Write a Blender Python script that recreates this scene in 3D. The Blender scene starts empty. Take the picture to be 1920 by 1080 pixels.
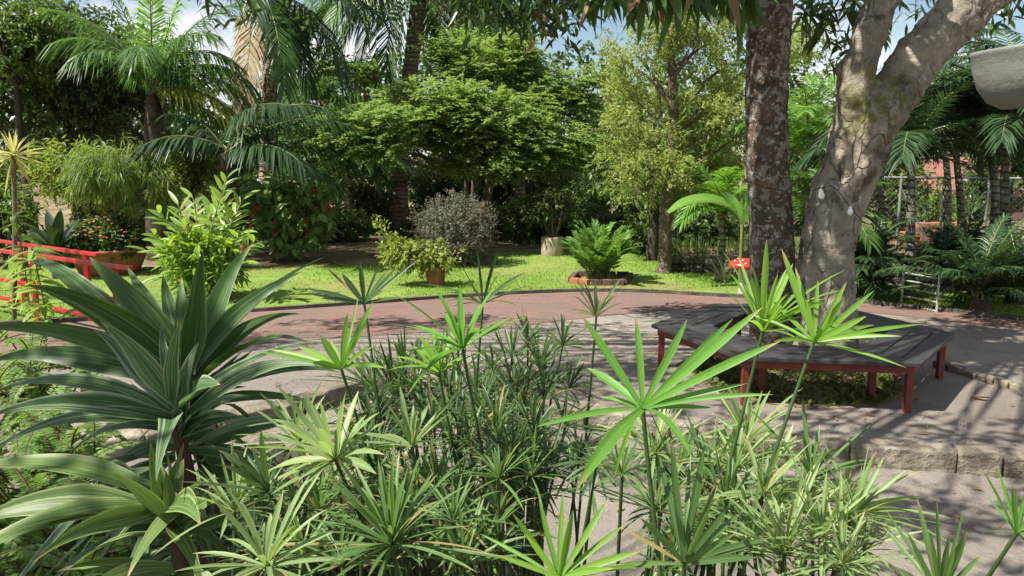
import bpy, math, random
import numpy as np
from mathutils import Vector

# ------------------------------------------------------------------ camera, sky, sun, exposure
SC = bpy.context.scene
COL = SC.collection
H, F, HORIZON = 2.2, 1500.0, 290.0
TH = math.atan((540 - HORIZON) / F)
CT, ST = math.cos(TH), math.sin(TH)

cam_data = bpy.data.cameras.new('camera')
cam = bpy.data.objects.new('camera', cam_data)
COL.objects.link(cam)
cam.location = (0, 0, H)
cam.rotation_euler = (math.pi / 2 - TH, 0, 0)
cam_data.sensor_width = 36
cam_data.lens = F / 1920 * 36
cam_data.clip_start = 0.05
cam_data.clip_end = 3000
SC.camera = cam

SUN_EL, SUN_AZ = math.radians(54), math.radians(-113)      # azimuth from +Y, clockwise
sun_vec = Vector((math.sin(SUN_AZ) * math.cos(SUN_EL), math.cos(SUN_AZ) * math.cos(SUN_EL), math.sin(SUN_EL)))

world = bpy.data.worlds.new('World')
SC.world = world
world.use_nodes = True
wn, wl = world.node_tree.nodes, world.node_tree.links
wn.clear()
w_out = wn.new('ShaderNodeOutputWorld')
w_bg = wn.new('ShaderNodeBackground')
w_sky = wn.new('ShaderNodeTexSky')
w_sky.sky_type = 'NISHITA'
w_sky.sun_disc = False
w_sky.sun_elevation = SUN_EL
w_sky.sun_rotation = SUN_AZ
w_sky.dust_density = 0.4
w_tc = wn.new('ShaderNodeTexCoord')
w_map = wn.new('ShaderNodeMapping')
w_map.inputs['Scale'].default_value = (1.0, 1.0, 2.6)
w_map.inputs['Location'].default_value = (3.1, 0.7, 0.4)
w_noise = wn.new('ShaderNodeTexNoise')
w_noise.inputs['Scale'].default_value = 2.6
w_noise.inputs['Detail'].default_value = 9
w_noise.inputs['Roughness'].default_value = 0.58
w_ramp = wn.new('ShaderNodeValToRGB')
w_ramp.color_ramp.elements[0].position = 0.455
w_ramp.color_ramp.elements[1].position = 0.60
w_mix = wn.new('ShaderNodeMix')
w_mix.data_type = 'RGBA'
w_mix.inputs['B'].default_value = (9.2, 9.2, 9.3, 1)
w_bg.inputs['Strength'].default_value = 0.056
wl.new(w_tc.outputs['Generated'], w_map.inputs['Vector'])
wl.new(w_map.outputs['Vector'], w_noise.inputs['Vector'])
wl.new(w_noise.outputs['Fac'], w_ramp.inputs['Fac'])
wl.new(w_ramp.outputs['Color'], w_mix.inputs['Factor'])
wl.new(w_sky.outputs['Color'], w_mix.inputs['A'])
wl.new(w_mix.outputs['Result'], w_bg.inputs['Color'])
wl.new(w_bg.outputs['Background'], w_out.inputs['Surface'])

sun_data = bpy.data.lights.new('sun', 'SUN')
sun = bpy.data.objects.new('sun', sun_data)
COL.objects.link(sun)
sun_data.energy = 5.0
sun_data.angle = math.radians(0.53)
sun_data.color = (1.0, 0.95, 0.86)
sun.rotation_euler = sun_vec.to_track_quat('Z', 'Y').to_euler()

SC.view_settings.view_transform = 'Standard'
SC.view_settings.look = 'None'
SC.view_settings.gamma = 1
SC.view_settings.use_curve_mapping = False
SC.view_settings.exposure = 1.2
SC.cycles.max_bounces = 7
SC.cycles.diffuse_bounces = 3
SC.cycles.transmission_bounces = 4

# ------------------------------------------------------------------ pixel -> world helpers
def ray(px, py):
    x, y = (px - 960) / F, (540 - py) / F
    return np.array([x, CT + y * ST, -ST + y * CT])

def P(px, py, Y):
    r = ray(px, py)
    return np.array([0, 0, H]) + r * (Y / r[1])

def G(px, py, z=0.0):
    r = ray(px, py)
    return np.array([0, 0, H]) + r * ((z - H) / r[2])

def M(px, Y):
    return px / F * (Y * 1.0)

rng = np.random.RandomState(7)

def nrmz(a):
    a = np.asarray(a, float)
    return a / np.maximum(np.linalg.norm(a, axis=-1, keepdims=True), 1e-9)

# ------------------------------------------------------------------ mesh accumulator
class Acc:
    def __init__(s):
        s.v, s.f, s.r, s.a, s.t, s.n = [], [], [], [], [], 0

    def add(s, v, f, r=0.5, a=0.0, t=0.0):
        v = np.asarray(v, float).reshape(-1, 3)
        f = np.asarray(f, int).reshape(-1, 4)
        m = len(v)
        s.v.append(v); s.f.append(f + s.n)
        for lst, val in ((s.r, r), (s.a, a), (s.t, t)):
            lst.append(np.broadcast_to(np.asarray(val, float), (m,)).copy() if np.ndim(val) == 0 else np.asarray(val, float).reshape(-1))
        s.n += m

    def mesh(s, name, base=(0, 0, 0), smooth=True):
        v = np.concatenate(s.v) - np.asarray(base, float)
        f = np.concatenate(s.f)
        me = bpy.data.meshes.new(name)
        me.vertices.add(len(v)); me.vertices.foreach_set('co', v.ravel().astype(np.float32))
        me.loops.add(f.size); me.loops.foreach_set('vertex_index', f.ravel().astype(np.int32))
        me.polygons.add(len(f)); me.polygons.foreach_set('loop_start', (np.arange(len(f)) * 4).astype(np.int32))
        for nm, dat in (('rnd', s.r), ('across', s.a), ('along', s.t)):
            at = me.attributes.new(nm, 'FLOAT', 'POINT')
            at.data.foreach_set('value', np.concatenate(dat).astype(np.float32))
        me.update(calc_edges=True)
        me.polygons.foreach_set('use_smooth', np.full(len(f), smooth))
        me.update()
        return me

BASE = {}

def tag(o, label=None, cat=None, group=None, kind=None):
    if label: o['label'] = label
    if cat: o['category'] = cat
    if group: o['group'] = group
    if kind: o['kind'] = kind
    return o

def thing(name, label, cat, loc, group=None):
    o = bpy.data.objects.new(name, None)
    COL.objects.link(o)
    o.location = tuple(loc)
    o.empty_display_size = 0.1
    BASE[o] = np.asarray(loc, float)
    return tag(o, label, cat, group)

def part(name, acc, mat, parent, smooth=True, label=None):
    b = BASE[parent]
    o = bpy.data.objects.new(name, acc.mesh(name, b, smooth))
    COL.objects.link(o)
    o.data.materials.append(mat)
    o.parent = parent
    BASE[o] = b
    if label: o['label'] = label
    return o

def solo(name, acc, mat, loc=(0, 0, 0), smooth=True, label=None, cat=None, group=None, kind=None):
    o = bpy.data.objects.new(name, acc.mesh(name, loc, smooth))
    COL.objects.link(o)
    o.data.materials.append(mat)
    o.location = tuple(loc)
    BASE[o] = np.asarray(loc, float)
    return tag(o, label, cat, group, kind)

def bevel(o, w=0.006, seg=2):
    m = o.modifiers.new('bevel', 'BEVEL'); m.width = w; m.segments = seg; m.limit_method = 'ANGLE'
    return o

# ------------------------------------------------------------------ shape helpers
def box(acc, c, s, rz=0.0, r=0.5):
    x, y, z = np.array(s) / 2
    v = np.array([[-x, -y, -z], [x, -y, -z], [x, y, -z], [-x, y, -z], [-x, -y, z], [x, -y, z], [x, y, z], [-x, y, z]])
    ca, sa = math.cos(rz), math.sin(rz)
    v = v @ np.array([[ca, sa, 0], [-sa, ca, 0], [0, 0, 1]]) + np.asarray(c, float)
    acc.add(v, [[0, 3, 2, 1], [4, 5, 6, 7], [0, 1, 5, 4], [1, 2, 6, 5], [2, 3, 7, 6], [3, 0, 4, 7]], r)

def beam(acc, p0, p1, w, h, r=0.5):
    p0, p1 = np.asarray(p0, float), np.asarray(p1, float)
    d = nrmz(p1 - p0)
    up = np.array([0, 0, 1.0]) if abs(d[2]) < 0.95 else np.array([0, 1.0, 0])
    s = nrmz(np.cross(d, up)) * w / 2
    u = nrmz(np.cross(s, d)) * h / 2
    v = [p0 - s - u, p0 + s - u, p0 + s + u, p0 - s + u, p1 - s - u, p1 + s - u, p1 + s + u, p1 - s + u]
    acc.add(v, [[0, 1, 2, 3], [7, 6, 5, 4], [0, 4, 5, 1], [1, 5, 6, 2], [2, 6, 7, 3], [3, 7, 4, 0]], r)

def prism(acc, poly, z0, z1, r=0.5):
    """four-cornered plan shape"""
    v = [[p[0], p[1], z0] for p in poly] + [[p[0], p[1], z1] for p in poly]
    acc.add(v, [[0, 3, 2, 1], [4, 5, 6, 7], [0, 1, 5, 4], [1, 2, 6, 5], [2, 3, 7, 6], [3, 0, 4, 7]], r)

def spline(pts, n):
    """Catmull-Rom through rows of any width"""
    p = np.asarray(pts, float)
    if len(p) == 2:
        return p[0] + (p[1] - p[0]) * np.linspace(0, 1, n)[:, None]
    q = np.vstack([2 * p[0] - p[1], p, 2 * p[-1] - p[-2]])
    out = []
    for u in np.linspace(0, len(p) - 1 - 1e-9, n):
        i = int(u); t = u - i
        a, b, c, d = q[i], q[i + 1], q[i + 2], q[i + 3]
        out.append(0.5 * (2 * b + (c - a) * t + (2 * a - 5 * b + 4 * c - d) * t * t + (3 * b - a - 3 * c + d) * t ** 3))
    return np.array(out)

def tube(acc, path, rad, n=8, rough=0.0, r=0.5, rs=None):
    path = np.asarray(path, float)
    rad = np.broadcast_to(np.asarray(rad, float), (len(path),))
    tan = nrmz(np.gradient(path, axis=0))
    ref = np.array([1.0, 0, 0]) if abs(tan[0][0]) < 0.9 else np.array([0, 1.0, 0])
    u = nrmz(ref - tan * (tan @ ref)[:, None])
    w = np.cross(tan, u)
    an = np.linspace(0, 2 * np.pi, n, endpoint=False)
    k = np.ones((len(path), n))
    if rough:
        q = rs or rng
        lo = q.randn(len(path), n)
        for _ in range(2):
            lo = (lo + np.roll(lo, 1, 1) + np.roll(lo, -1, 1) + np.roll(lo, 1, 0)) / 3.2
        k += rough * lo
    v = path[:, None] + (u[:, None] * np.cos(an)[None, :, None] + w[:, None] * np.sin(an)[None, :, None]) * (rad[:, None] * k)[:, :, None]
    i = np.arange(len(path) - 1)[:, None] * n; j = np.arange(n)[None]
    j2 = (j + 1) % n
    f = np.stack([i + j, i + j2, i + n + j2, i + n + j], -1)
    acc.add(v, f, r, 0, np.repeat(np.linspace(0, 1, len(path)), n))

def lathe(acc, c, prof, n=32, r=0.5, tilt=None, squash=1.0):
    prof = np.asarray(prof, float)
    an = np.linspace(0, 2 * np.pi, n, endpoint=False)
    v = np.stack([prof[:, 0][:, None] * np.cos(an), prof[:, 0][:, None] * np.sin(an) * squash, np.repeat(prof[:, 1][:, None], n, 1)], -1)
    if tilt is not None:
        v = v @ np.asarray(tilt).T
    v = v + np.asarray(c, float)
    i = np.arange(len(prof) - 1)[:, None] * n; j = np.arange(n)[None]; j2 = (j + 1) % n
    acc.add(v, np.stack([i + j, i + j2, i + n + j2, i + n + j], -1), r)

def blob(acc, c, rad, rs, n=14, rough=0.16):
    """an uneven stone"""
    th = np.linspace(0.02, np.pi - 0.02, n // 2 + 2); ph = np.linspace(0, 2 * np.pi, n, endpoint=False)
    d = np.stack([np.sin(th)[:, None] * np.cos(ph), np.sin(th)[:, None] * np.sin(ph), np.repeat(np.cos(th)[:, None], n, 1)], -1)
    w = rs.randn(4, 3) * 2.2; o = rs.rand(4) * 6
    k = 1 + rough * sum(np.sin(d @ w[i] + o[i]) for i in range(4)) / 1.6
    v = d * k[..., None] * np.asarray(rad) + np.asarray(c)
    i = np.arange(len(th) - 1)[:, None] * n; j = np.arange(n)[None]; j2 = (j + 1) % n
    acc.add(v, np.stack([i + j, i + n + j, i + n + j2, i + j2], -1), rs.rand())

PROF = {
    'lance': lambda t: np.sin(np.pi * np.clip(t, 0, 1) ** 0.8) ** 0.75 * 0.97 + 0.03,
    'strap': lambda t: np.minimum(1, (0.5 + 1.5 * t)) * np.clip((1 - t) * 1.9, 0, 1) ** 0.75 + 0.015,
    'blade': lambda t: np.minimum(1, (0.42 + 1.5 * t)) * np.clip((1 - t) * 3.0, 0, 1) ** 0.65 + 0.012,
    'long': lambda t: np.minimum(1, 0.38 + 1.9 * t) * np.clip((1 - t) * 1.75, 0, 1) ** 0.85 + 0.01,
    'ovate': lambda t: np.sin(np.pi * np.clip(t, 0, 1) ** 0.62) ** 0.8 + 0.02,
}

def strips(acc, b, d, n, L, W, K=4, prof='lance', droop=0.0, fold=0.12, rnd=None, rs=None, wave=0.0, pw=2.0):
    """leaf blades: K rows of three vertices, bending down with gravity"""
    b = np.asarray(b, float).reshape(-1, 3); N = len(b)
    rs = rs or rng
    d = nrmz(np.broadcast_to(d, (N, 3))); n = np.broadcast_to(n, (N, 3))
    L = np.broadcast_to(np.asarray(L, float), (N,)); W = np.broadcast_to(np.asarray(W, float), (N,))
    droop = np.broadcast_to(np.asarray(droop, float), (N,))
    s = np.cross(d, n); bad = np.linalg.norm(s, axis=1) < 1e-3
    s[bad] = np.cross(d[bad], [0.31, 0.9, 0.2]); s = nrmz(s)
    n2 = np.cross(s, d)
    t = np.linspace(0, 1, K)
    w = PROF[prof](t)
    pos = b[:, None] + d[:, None] * (L[:, None] * t)[..., None]
    pos[..., 2] -= (droop * L)[:, None] * t ** pw
    if wave:
        pos += s[:, None] * (wave * L[:, None] * np.sin(t[None] * 4.2 + rs.rand(N, 1) * 6))[..., None]
    hw = (W[:, None] * 0.5 * w[None])[..., None]
    up = n2[:, None] * hw * (2 * fold)
    v = np.stack([pos - s[:, None] * hw + up, pos, pos + s[:, None] * hw + up], 2)      # N,K,3,3
    i = (np.arange(N) * K * 3)[:, None, None] + (np.arange(K - 1) * 3)[None, :, None] + np.arange(2)[None, None]
    f = np.stack([i, i + 1, i + 4, i + 3], -1)
    r = rs.rand(N) if rnd is None else np.broadcast_to(rnd, (N,))
    acc.add(v, f, np.repeat(r, K * 3), np.tile([-1, 0, 1], N * K), np.tile(np.repeat(t, 3), N))

def cards(acc, b, d, n, L, W, fold=0.2, rnd=None, rs=None, mid=0.45, droop=0.0):
    """small far leaves: one bent four-cornered blade each"""
    b = np.asarray(b, float); N = len(b); rs = rs or rng
    d = nrmz(d); s = nrmz(np.cross(d, n)); n2 = np.cross(s, d)
    L = np.broadcast_to(L, (N,))[:, None]; W = np.broadcast_to(W, (N,))[:, None]
    m = b + d * L * mid + n2 * W * fold
    tip = b + d * L; tip[:, 2] -= droop * L[:, 0]
    v = np.stack([b, m + s * W / 2, tip, m - s * W / 2], 1)
    r = rs.rand(N) if rnd is None else rnd
    acc.add(v, np.arange(N * 4).reshape(N, 4), np.repeat(r, 4), np.tile([0, 1, 0, -1], N), np.tile([0, .5, 1, .5], N))

def unit(rs, n):
    return nrmz(rs.randn(n, 3))

def lump(p, w, o):
    return sum(np.sin(p @ w[i] + o[i]) for i in range(len(o))) / len(o)

def crown(acc, lobes, ntw, nlv, tw, L, W, rs, up=0.25, out=0.6, grav=0.35, shell=0.45, gap=-0.25, spread=0.35, lump_f=1.3, wood=None, hub=None, flat=0.0, droop=0.1):
    """leaf sprays through the volume of some lobes; low-density lumps are left open"""
    C = np.array([l[0] for l in lobes], float); R = np.array([l[1] for l in lobes], float)
    wt = np.array([R[i].prod() ** 0.8 for i in range(len(R))]); wt /= wt.sum()
    k = rs.choice(len(lobes), ntw * 2, p=wt)
    d = unit(rs, ntw * 2)
    rad = (shell ** 3 + (1 - shell ** 3) * rs.rand(ntw * 2)) ** (1 / 3)
    p = C[k] + d * R[k] * rad[:, None]
    w = rs.randn(5, 3) * lump_f * 2.0 / R.mean() ** 0.5; o = rs.rand(5) * 6.28
    keep = lump(p, w, o) + rs.randn(len(p)) * 0.12 > gap
    p, d = p[keep][:ntw], d[keep][:ntw]
    N = len(p)
    td = nrmz(d * out + rs.randn(N, 3) * 0.55 + np.array([0, 0, up - grav * 0.5]))
    td[:, 2] *= (1 - flat); td = nrmz(td)
    clump_r = np.clip(0.5 + 0.55 * lump(p, w * 1.7, o + 1) + rs.randn(N) * 0.12, 0, 1)
    s = rs.rand(N, nlv)
    b = p[:, None] + td[:, None] * (s * tw)[..., None] + rs.randn(N, nlv, 3) * (tw * spread * 0.35)
    ld = nrmz(td[:, None] * 0.6 + rs.randn(N, nlv, 3) * 0.75 + np.array([0, 0, -grav]))
    ln = nrmz(rs.randn(N, nlv, 3) * 0.6 + np.array([0, 0, 1.0]))
    r = np.clip(clump_r[:, None] * 0.6 + rs.rand(N, nlv) * 0.4, 0, 1)
    q = N * nlv
    cards(acc, b.reshape(q, 3), ld.reshape(q, 3), ln.reshape(q, 3), L * (0.6 + 0.7 * rs.rand(q)), W * (0.7 + 0.5 * rs.rand(q)), rnd=r.reshape(q), rs=rs, droop=droop)
    if wood is not None:
        for c, rr in zip(C, R):
            h = np.asarray(hub, float)
            m = (h + c) / 2 + rs.randn(3) * 0.08 * np.linalg.norm(c - h)
            r0 = 0.022 * np.linalg.norm(c - h) + 0.012
            tube(wood, spline([h, m, c], 9), np.linspace(r0, r0 * 0.45, 9), 6)
        pick = rs.choice(N, min(N, len(lobes) * 9), replace=False)
        for i in pick:
            c = C[np.argmin(np.linalg.norm((C - p[i]) / R, axis=1))]
            m = (c + p[i]) / 2 + rs.randn(3) * 0.1
            tube(wood, spline([c, m, p[i] + td[i] * tw * 0.5], 7), np.linspace(0.02, 0.006, 7), 4)

def frond(leaf, stalk, b, az, el, arch, L, nl=38, ll=0.5, lw=0.035, ang=(75, 28), droop=0.35, rs=None, bare=0.14, rr=0.016, lift=0.25, K=3, twist=0.0):
    """a feather-leaved palm frond: az, el in degrees; arch = degrees it bends down along its length"""
    rs = rs or rng
    n = 22
    s = np.linspace(0, 1, n)
    e = np.radians(el - arch * s ** 1.25)
    a = np.radians(az) + np.radians(twist) * s
    step = np.stack([np.cos(e) * np.cos(a), np.cos(e) * np.sin(a), np.sin(e)], 1) * (L / (n - 1))
    p = np.asarray(b, float) + np.cumsum(np.vstack([[0, 0, 0], step[:-1]]), 0)
    tube(stalk, p, rr * (1 - 0.85 * s) + 0.002, 5)
    tan = nrmz(np.gradient(p, axis=0))
    si = np.linspace(bare, 0.995, nl)
    for sg in (-1, 1):
        sj = np.clip(si + rs.randn(nl) * 0.006, bare, 1)
        bp = np.stack([np.interp(sj, s, p[:, k]) for k in range(3)], 1)
        tg = nrmz(np.stack([np.interp(sj, s, tan[:, k]) for k in range(3)], 1))
        sd = nrmz(np.cross(tg, [0, 0, 1.0])) * sg
        un = np.cross(sd * sg, tg)
        an = np.radians(np.interp(sj, [0, 1], ang)) + rs.randn(nl) * 0.07
        dr = tg * np.cos(an)[:, None] + sd * np.sin(an)[:, None] + un * lift
        ln = ll * (0.25 + 0.75 * np.sin(np.pi * np.clip(0.12 + 0.80 * sj, 0, 1)) ** 0.7) * (0.88 + 0.24 * rs.rand(nl))
        strips(leaf, bp, dr, un + 0.2 * rs.randn(nl, 3), ln, lw * (0.8 + 0.4 * rs.rand(nl)), K, 'strap', droop * (0.7 + 0.6 * rs.rand(nl)), 0.15, np.clip(0.5 + 0.25 * rs.randn(nl), 0, 1), rs)
    return p

# ------------------------------------------------------------------ materials
def new_mat(name):
    m = bpy.data.materials.new(name)
    m.use_nodes = True
    nt = m.node_tree
    nt.nodes.clear()
    return m, nt.nodes, nt.links

def mixc(N, Lk, fac, a, b):
    x = N.new('ShaderNodeMix'); x.data_type = 'RGBA'
    if isinstance(fac, (int, float)): x.inputs['Factor'].default_value = fac
    else: Lk.new(fac, x.inputs['Factor'])
    for key, val in (('A', a), ('B', b)):
        if isinstance(val, tuple): x.inputs[key].default_value = val + (1,) if len(val) == 3 else val
        else: Lk.new(val, x.inputs[key])
    return x.outputs['Result']

def noise(N, Lk, vec, scale, detail=4, rough=0.55, dist=0.0):
    x = N.new('ShaderNodeTexNoise'); x.inputs['Scale'].default_value = scale; x.inputs['Detail'].default_value = detail
    x.inputs['Roughness'].default_value = rough; x.inputs['Distortion'].default_value = dist
    if vec is not None: Lk.new(vec, x.inputs['Vector'])
    return x.outputs['Fac']

def ramp(N, Lk, fac, lo, hi):
    x = N.new('ShaderNodeMapRange'); x.inputs['From Min'].default_value = lo; x.inputs['From Max'].default_value = hi
    Lk.new(fac, x.inputs['Value'])
    return x.outputs['Result']

def mth(N, Lk, op, a, b=0.0):
    x = N.new('ShaderNodeMath'); x.operation = op
    for i, v in enumerate((a, b)):
        if isinstance(v, (int, float)): x.inputs[i].default_value = v
        else: Lk.new(v, x.inputs[i])
    return x.outputs[0]

def attr(N, name):
    x = N.new('ShaderNodeAttribute'); x.attribute_name = name
    return x.outputs['Fac']

def objco(N, which='Object'):
    return N.new('ShaderNodeTexCoord').outputs[which]

def bump(N, Lk, h, dist, strength=1.0):
    x = N.new('ShaderNodeBump'); x.inputs['Distance'].default_value = dist; x.inputs['Strength'].default_value = strength
    Lk.new(h, x.inputs['Height'])
    return x.outputs['Normal']

def principled(N, Lk, col, rough=0.6, spec=0.4, nrm=None, metal=0.0):
    p = N.new('ShaderNodeBsdfPrincipled')
    if isinstance(col, tuple): p.inputs['Base Color'].default_value = col + (1,)
    else: Lk.new(col, p.inputs['Base Color'])
    if isinstance(rough, (int, float)): p.inputs['Roughness'].default_value = rough
    else: Lk.new(rough, p.inputs['Roughness'])
    p.inputs['Specular IOR Level'].default_value = spec
    p.inputs['Metallic'].default_value = metal
    if nrm is not None: Lk.new(nrm, p.inputs['Normal'])
    return p.outputs[0]

def output(N, Lk, sh):
    o = N.new('ShaderNodeOutputMaterial'); Lk.new(sh, o.inputs['Surface'])

def leaf_mat(name, c1, c2, trans=0.38, rough=0.42, spec=0.45, stripe=None, tip=None, tcol=None, odd=None, rib=None):
    m, N, Lk = new_mat(name)
    r = attr(N, 'rnd')
    c = mixc(N, Lk, r, c1, c2)
    if odd:                                             # some leaves of another colour
        c = mixc(N, Lk, ramp(N, Lk, r, odd[1], odd[1] + 0.02), c, odd[0])
    nz_ = noise(N, Lk, objco(N), 24, 5, 0.7)
    c = mixc(N, Lk, mth(N, Lk, 'MULTIPLY', ramp(N, Lk, nz_, 0.45, 0.8), 0.5), c, (c1[0] * .8 + .03, c1[1] * .72 + .01, c1[2] * .6))
    if stripe:                                          # pale edge bands and fine lengthwise streaks
        ac = attr(N, 'across')
        e = ramp(N, Lk, mth(N, Lk, 'ABSOLUTE', ac), stripe[1], 1.0)
        cb = N.new('ShaderNodeCombineXYZ')
        Lk.new(mth(N, Lk, 'MULTIPLY', ac, 4.5), cb.inputs[0]); Lk.new(mth(N, Lk, 'MULTIPLY', r, 37.0), cb.inputs[1])
        Lk.new(mth(N, Lk, 'MULTIPLY', attr(N, 'along'), 0.6), cb.inputs[2])
        st = ramp(N, Lk, noise(N, Lk, cb.outputs[0], 1.7, 3, 0.6), 0.50, 0.66)
        fac = mth(N, Lk, 'MULTIPLY', mth(N, Lk, 'MAXIMUM', mth(N, Lk, 'MULTIPLY', e, 0.9), mth(N, Lk, 'MULTIPLY', st, 0.75)), stripe[2])
        c = mixc(N, Lk, fac, c, stripe[0])
    if rib:                                             # paler midrib and faint parallel veins
        ab = mth(N, Lk, 'ABSOLUTE', attr(N, 'across'))
        ve = mth(N, Lk, 'MULTIPLY', ramp(N, Lk, mth(N, Lk, 'SINE', mth(N, Lk, 'MULTIPLY', ab, 22.0)), 0.2, 1.0), 0.22)
        c = mixc(N, Lk, mth(N, Lk, 'MAXIMUM', mth(N, Lk, 'MULTIPLY', ramp(N, Lk, ab, 0.16, 0.04), 0.55), ve), c, rib)
    if tip:
        c = mixc(N, Lk, ramp(N, Lk, mth(N, Lk, 'ADD', attr(N, 'along'), mth(N, Lk, 'MULTIPLY', mth(N, Lk, 'SUBTRACT', r, 0.5), 0.16)), tip[1], 1.0), c, tip[0])
    p = principled(N, Lk, c, rough, spec)
    t = N.new('ShaderNodeBsdfTranslucent')
    Lk.new(mixc(N, Lk, 0.55, c, tcol or (min(1, c2[0] * 1.7), min(1, c2[1] * 1.7), c2[2] * 0.8)), t.inputs['Color'])
    x = N.new('ShaderNodeMixShader'); x.inputs[0].default_value = trans
    Lk.new(p, x.inputs[1]); Lk.new(t.outputs[0], x.inputs[2])
    output(N, Lk, x.outputs[0])
    return m

def plain_mat(name, c1, c2, scale=6.0, rough=0.7, spec=0.3, bumpd=0.0, fine=60.0, metal=0.0):
    m, N, Lk = new_mat(name)
    v = objco(N)
    c = mixc(N, Lk, ramp(N, Lk, noise(N, Lk, v, scale, 6, 0.6), 0.35, 0.68), c1, c2)
    c = mixc(N, Lk, mth(N, Lk, 'MULTIPLY', attr(N, 'rnd'), 0.5), c, (c1[0] * .7, c1[1] * .68, c1[2] * .66))
    nm = bump(N, Lk, noise(N, Lk, v, fine, 5, 0.65), bumpd) if bumpd else None
    output(N, Lk, principled(N, Lk, c, rough, spec, nm, metal))
    return m

MAT = {}
MAT['wood'] = plain_mat('twig bark', (.10, .075, .05), (.22, .18, .13), 9, 0.85, 0.2, 0.01, 40)
MAT['dark_wood'] = plain_mat('dark bark', (.035, .028, .02), (.10, .08, .06), 9, 0.85, 0.2, 0.01, 40)
MAT['frond_stalk'] = plain_mat('frond stalk', (.10, .13, .03), (.20, .19, .06), 4, 0.5, 0.4)
MAT['pap_stem'] = plain_mat('papyrus stem', (.018, .040, .012), (.06, .105, .028), 4, 0.5, 0.3)

# ------------------------------------------------------------------ ground, paving, lawn
def sheet(poly, z, n=None):
    """a flat quad strip between two polylines of equal length"""
    a = Acc()
    lo, hi = poly
    m = len(lo)
    v = [[p[0], p[1], z] for p in lo] + [[p[0], p[1], z] for p in hi]
    a.add(v, [[i, i + 1, m + i + 1, m + i] for i in range(m - 1)])
    return a

def sand_mat():
    m, N, Lk = new_mat('pale sandy paving')
    v = objco(N)
    big = ramp(N, Lk, noise(N, Lk, v, 0.55, 6, 0.62), 0.34, 0.70)
    c = mixc(N, Lk, big, (.205, .178, .152), (.335, .298, .255))
    mid = ramp(N, Lk, noise(N, Lk, v, 3.3, 7, 0.7, 0.6), 0.50, 0.72)
    c = mixc(N, Lk, mth(N, Lk, 'MULTIPLY', mid, 0.55), c, (.20, .165, .14))
    gr = noise(N, Lk, v, 120, 3, 0.7)
    c = mixc(N, Lk, mth(N, Lk, 'MULTIPLY', ramp(N, Lk, gr, 0.52, 0.72), 0.45), c, (.16, .14, .125))
    sp_ = noise(N, Lk, v, 34, 6, 0.8)
    c = mixc(N, Lk, mth(N, Lk, 'MULTIPLY', ramp(N, Lk, sp_, 0.58, 0.68), 0.55), c, (.13, .105, .085))
    c = mixc(N, Lk, mth(N, Lk, 'MULTIPLY', ramp(N, Lk, noise(N, Lk, v, 19, 5, 0.75), 0.60, 0.70), 0.5), c, (.50, .47, .43))
    st_ = ramp(N, Lk, noise(N, Lk, v, 1.1, 9, 0.72, 1.2), 0.52, 0.60)
    c = mixc(N, Lk, mth(N, Lk, 'MULTIPLY', st_, 0.38), c, (.15, .13, .11))
    h = mth(N, Lk, 'ADD', mth(N, Lk, 'MULTIPLY', gr, 0.25), noise(N, Lk, v, 9, 5, 0.6))
    output(N, Lk, principled(N, Lk, c, 0.9, 0.15, bump(N, Lk, mth(N, Lk, 'ADD', h, sp_), 0.035, 0.9)))
    return m
MAT['sand'] = sand_mat()

def soil_mat():
    m, N, Lk = new_mat('garden earth')
    v = objco(N)
    c = mixc(N, Lk, ramp(N, Lk, noise(N, Lk, v, 0.5, 7, 0.65), 0.38, 0.62), (.12, .085, .055), (.25, .19, .125))
    c = mixc(N, Lk, ramp(N, Lk, noise(N, Lk, v, 1.3, 7, 0.7), 0.5, 0.66), c, (.10, .13, .04))
    output(N, Lk, principled(N, Lk, c, 0.95, 0.1, bump(N, Lk, noise(N, Lk, v, 14, 6, 0.7), 0.05)))
    return m
MAT['soil'] = soil_mat()

def lawn_mat():
    m, N, Lk = new_mat('short lawn turf')
    v = objco(N)
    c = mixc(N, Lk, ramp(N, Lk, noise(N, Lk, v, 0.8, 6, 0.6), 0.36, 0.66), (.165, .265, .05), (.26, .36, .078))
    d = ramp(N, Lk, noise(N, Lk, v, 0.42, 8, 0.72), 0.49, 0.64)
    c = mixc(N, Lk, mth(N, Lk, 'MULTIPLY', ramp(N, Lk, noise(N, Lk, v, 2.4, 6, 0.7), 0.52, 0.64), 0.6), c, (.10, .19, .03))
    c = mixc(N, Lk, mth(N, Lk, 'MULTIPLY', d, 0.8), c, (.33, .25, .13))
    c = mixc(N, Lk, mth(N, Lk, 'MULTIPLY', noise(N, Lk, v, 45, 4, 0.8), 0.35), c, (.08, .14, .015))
    output(N, Lk, principled(N, Lk, c, 0.9, 0.15, bump(N, Lk, noise(N, Lk, v, 55, 4, 0.8), 0.03)))
    return m
MAT['lawn'] = lawn_mat()

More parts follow.
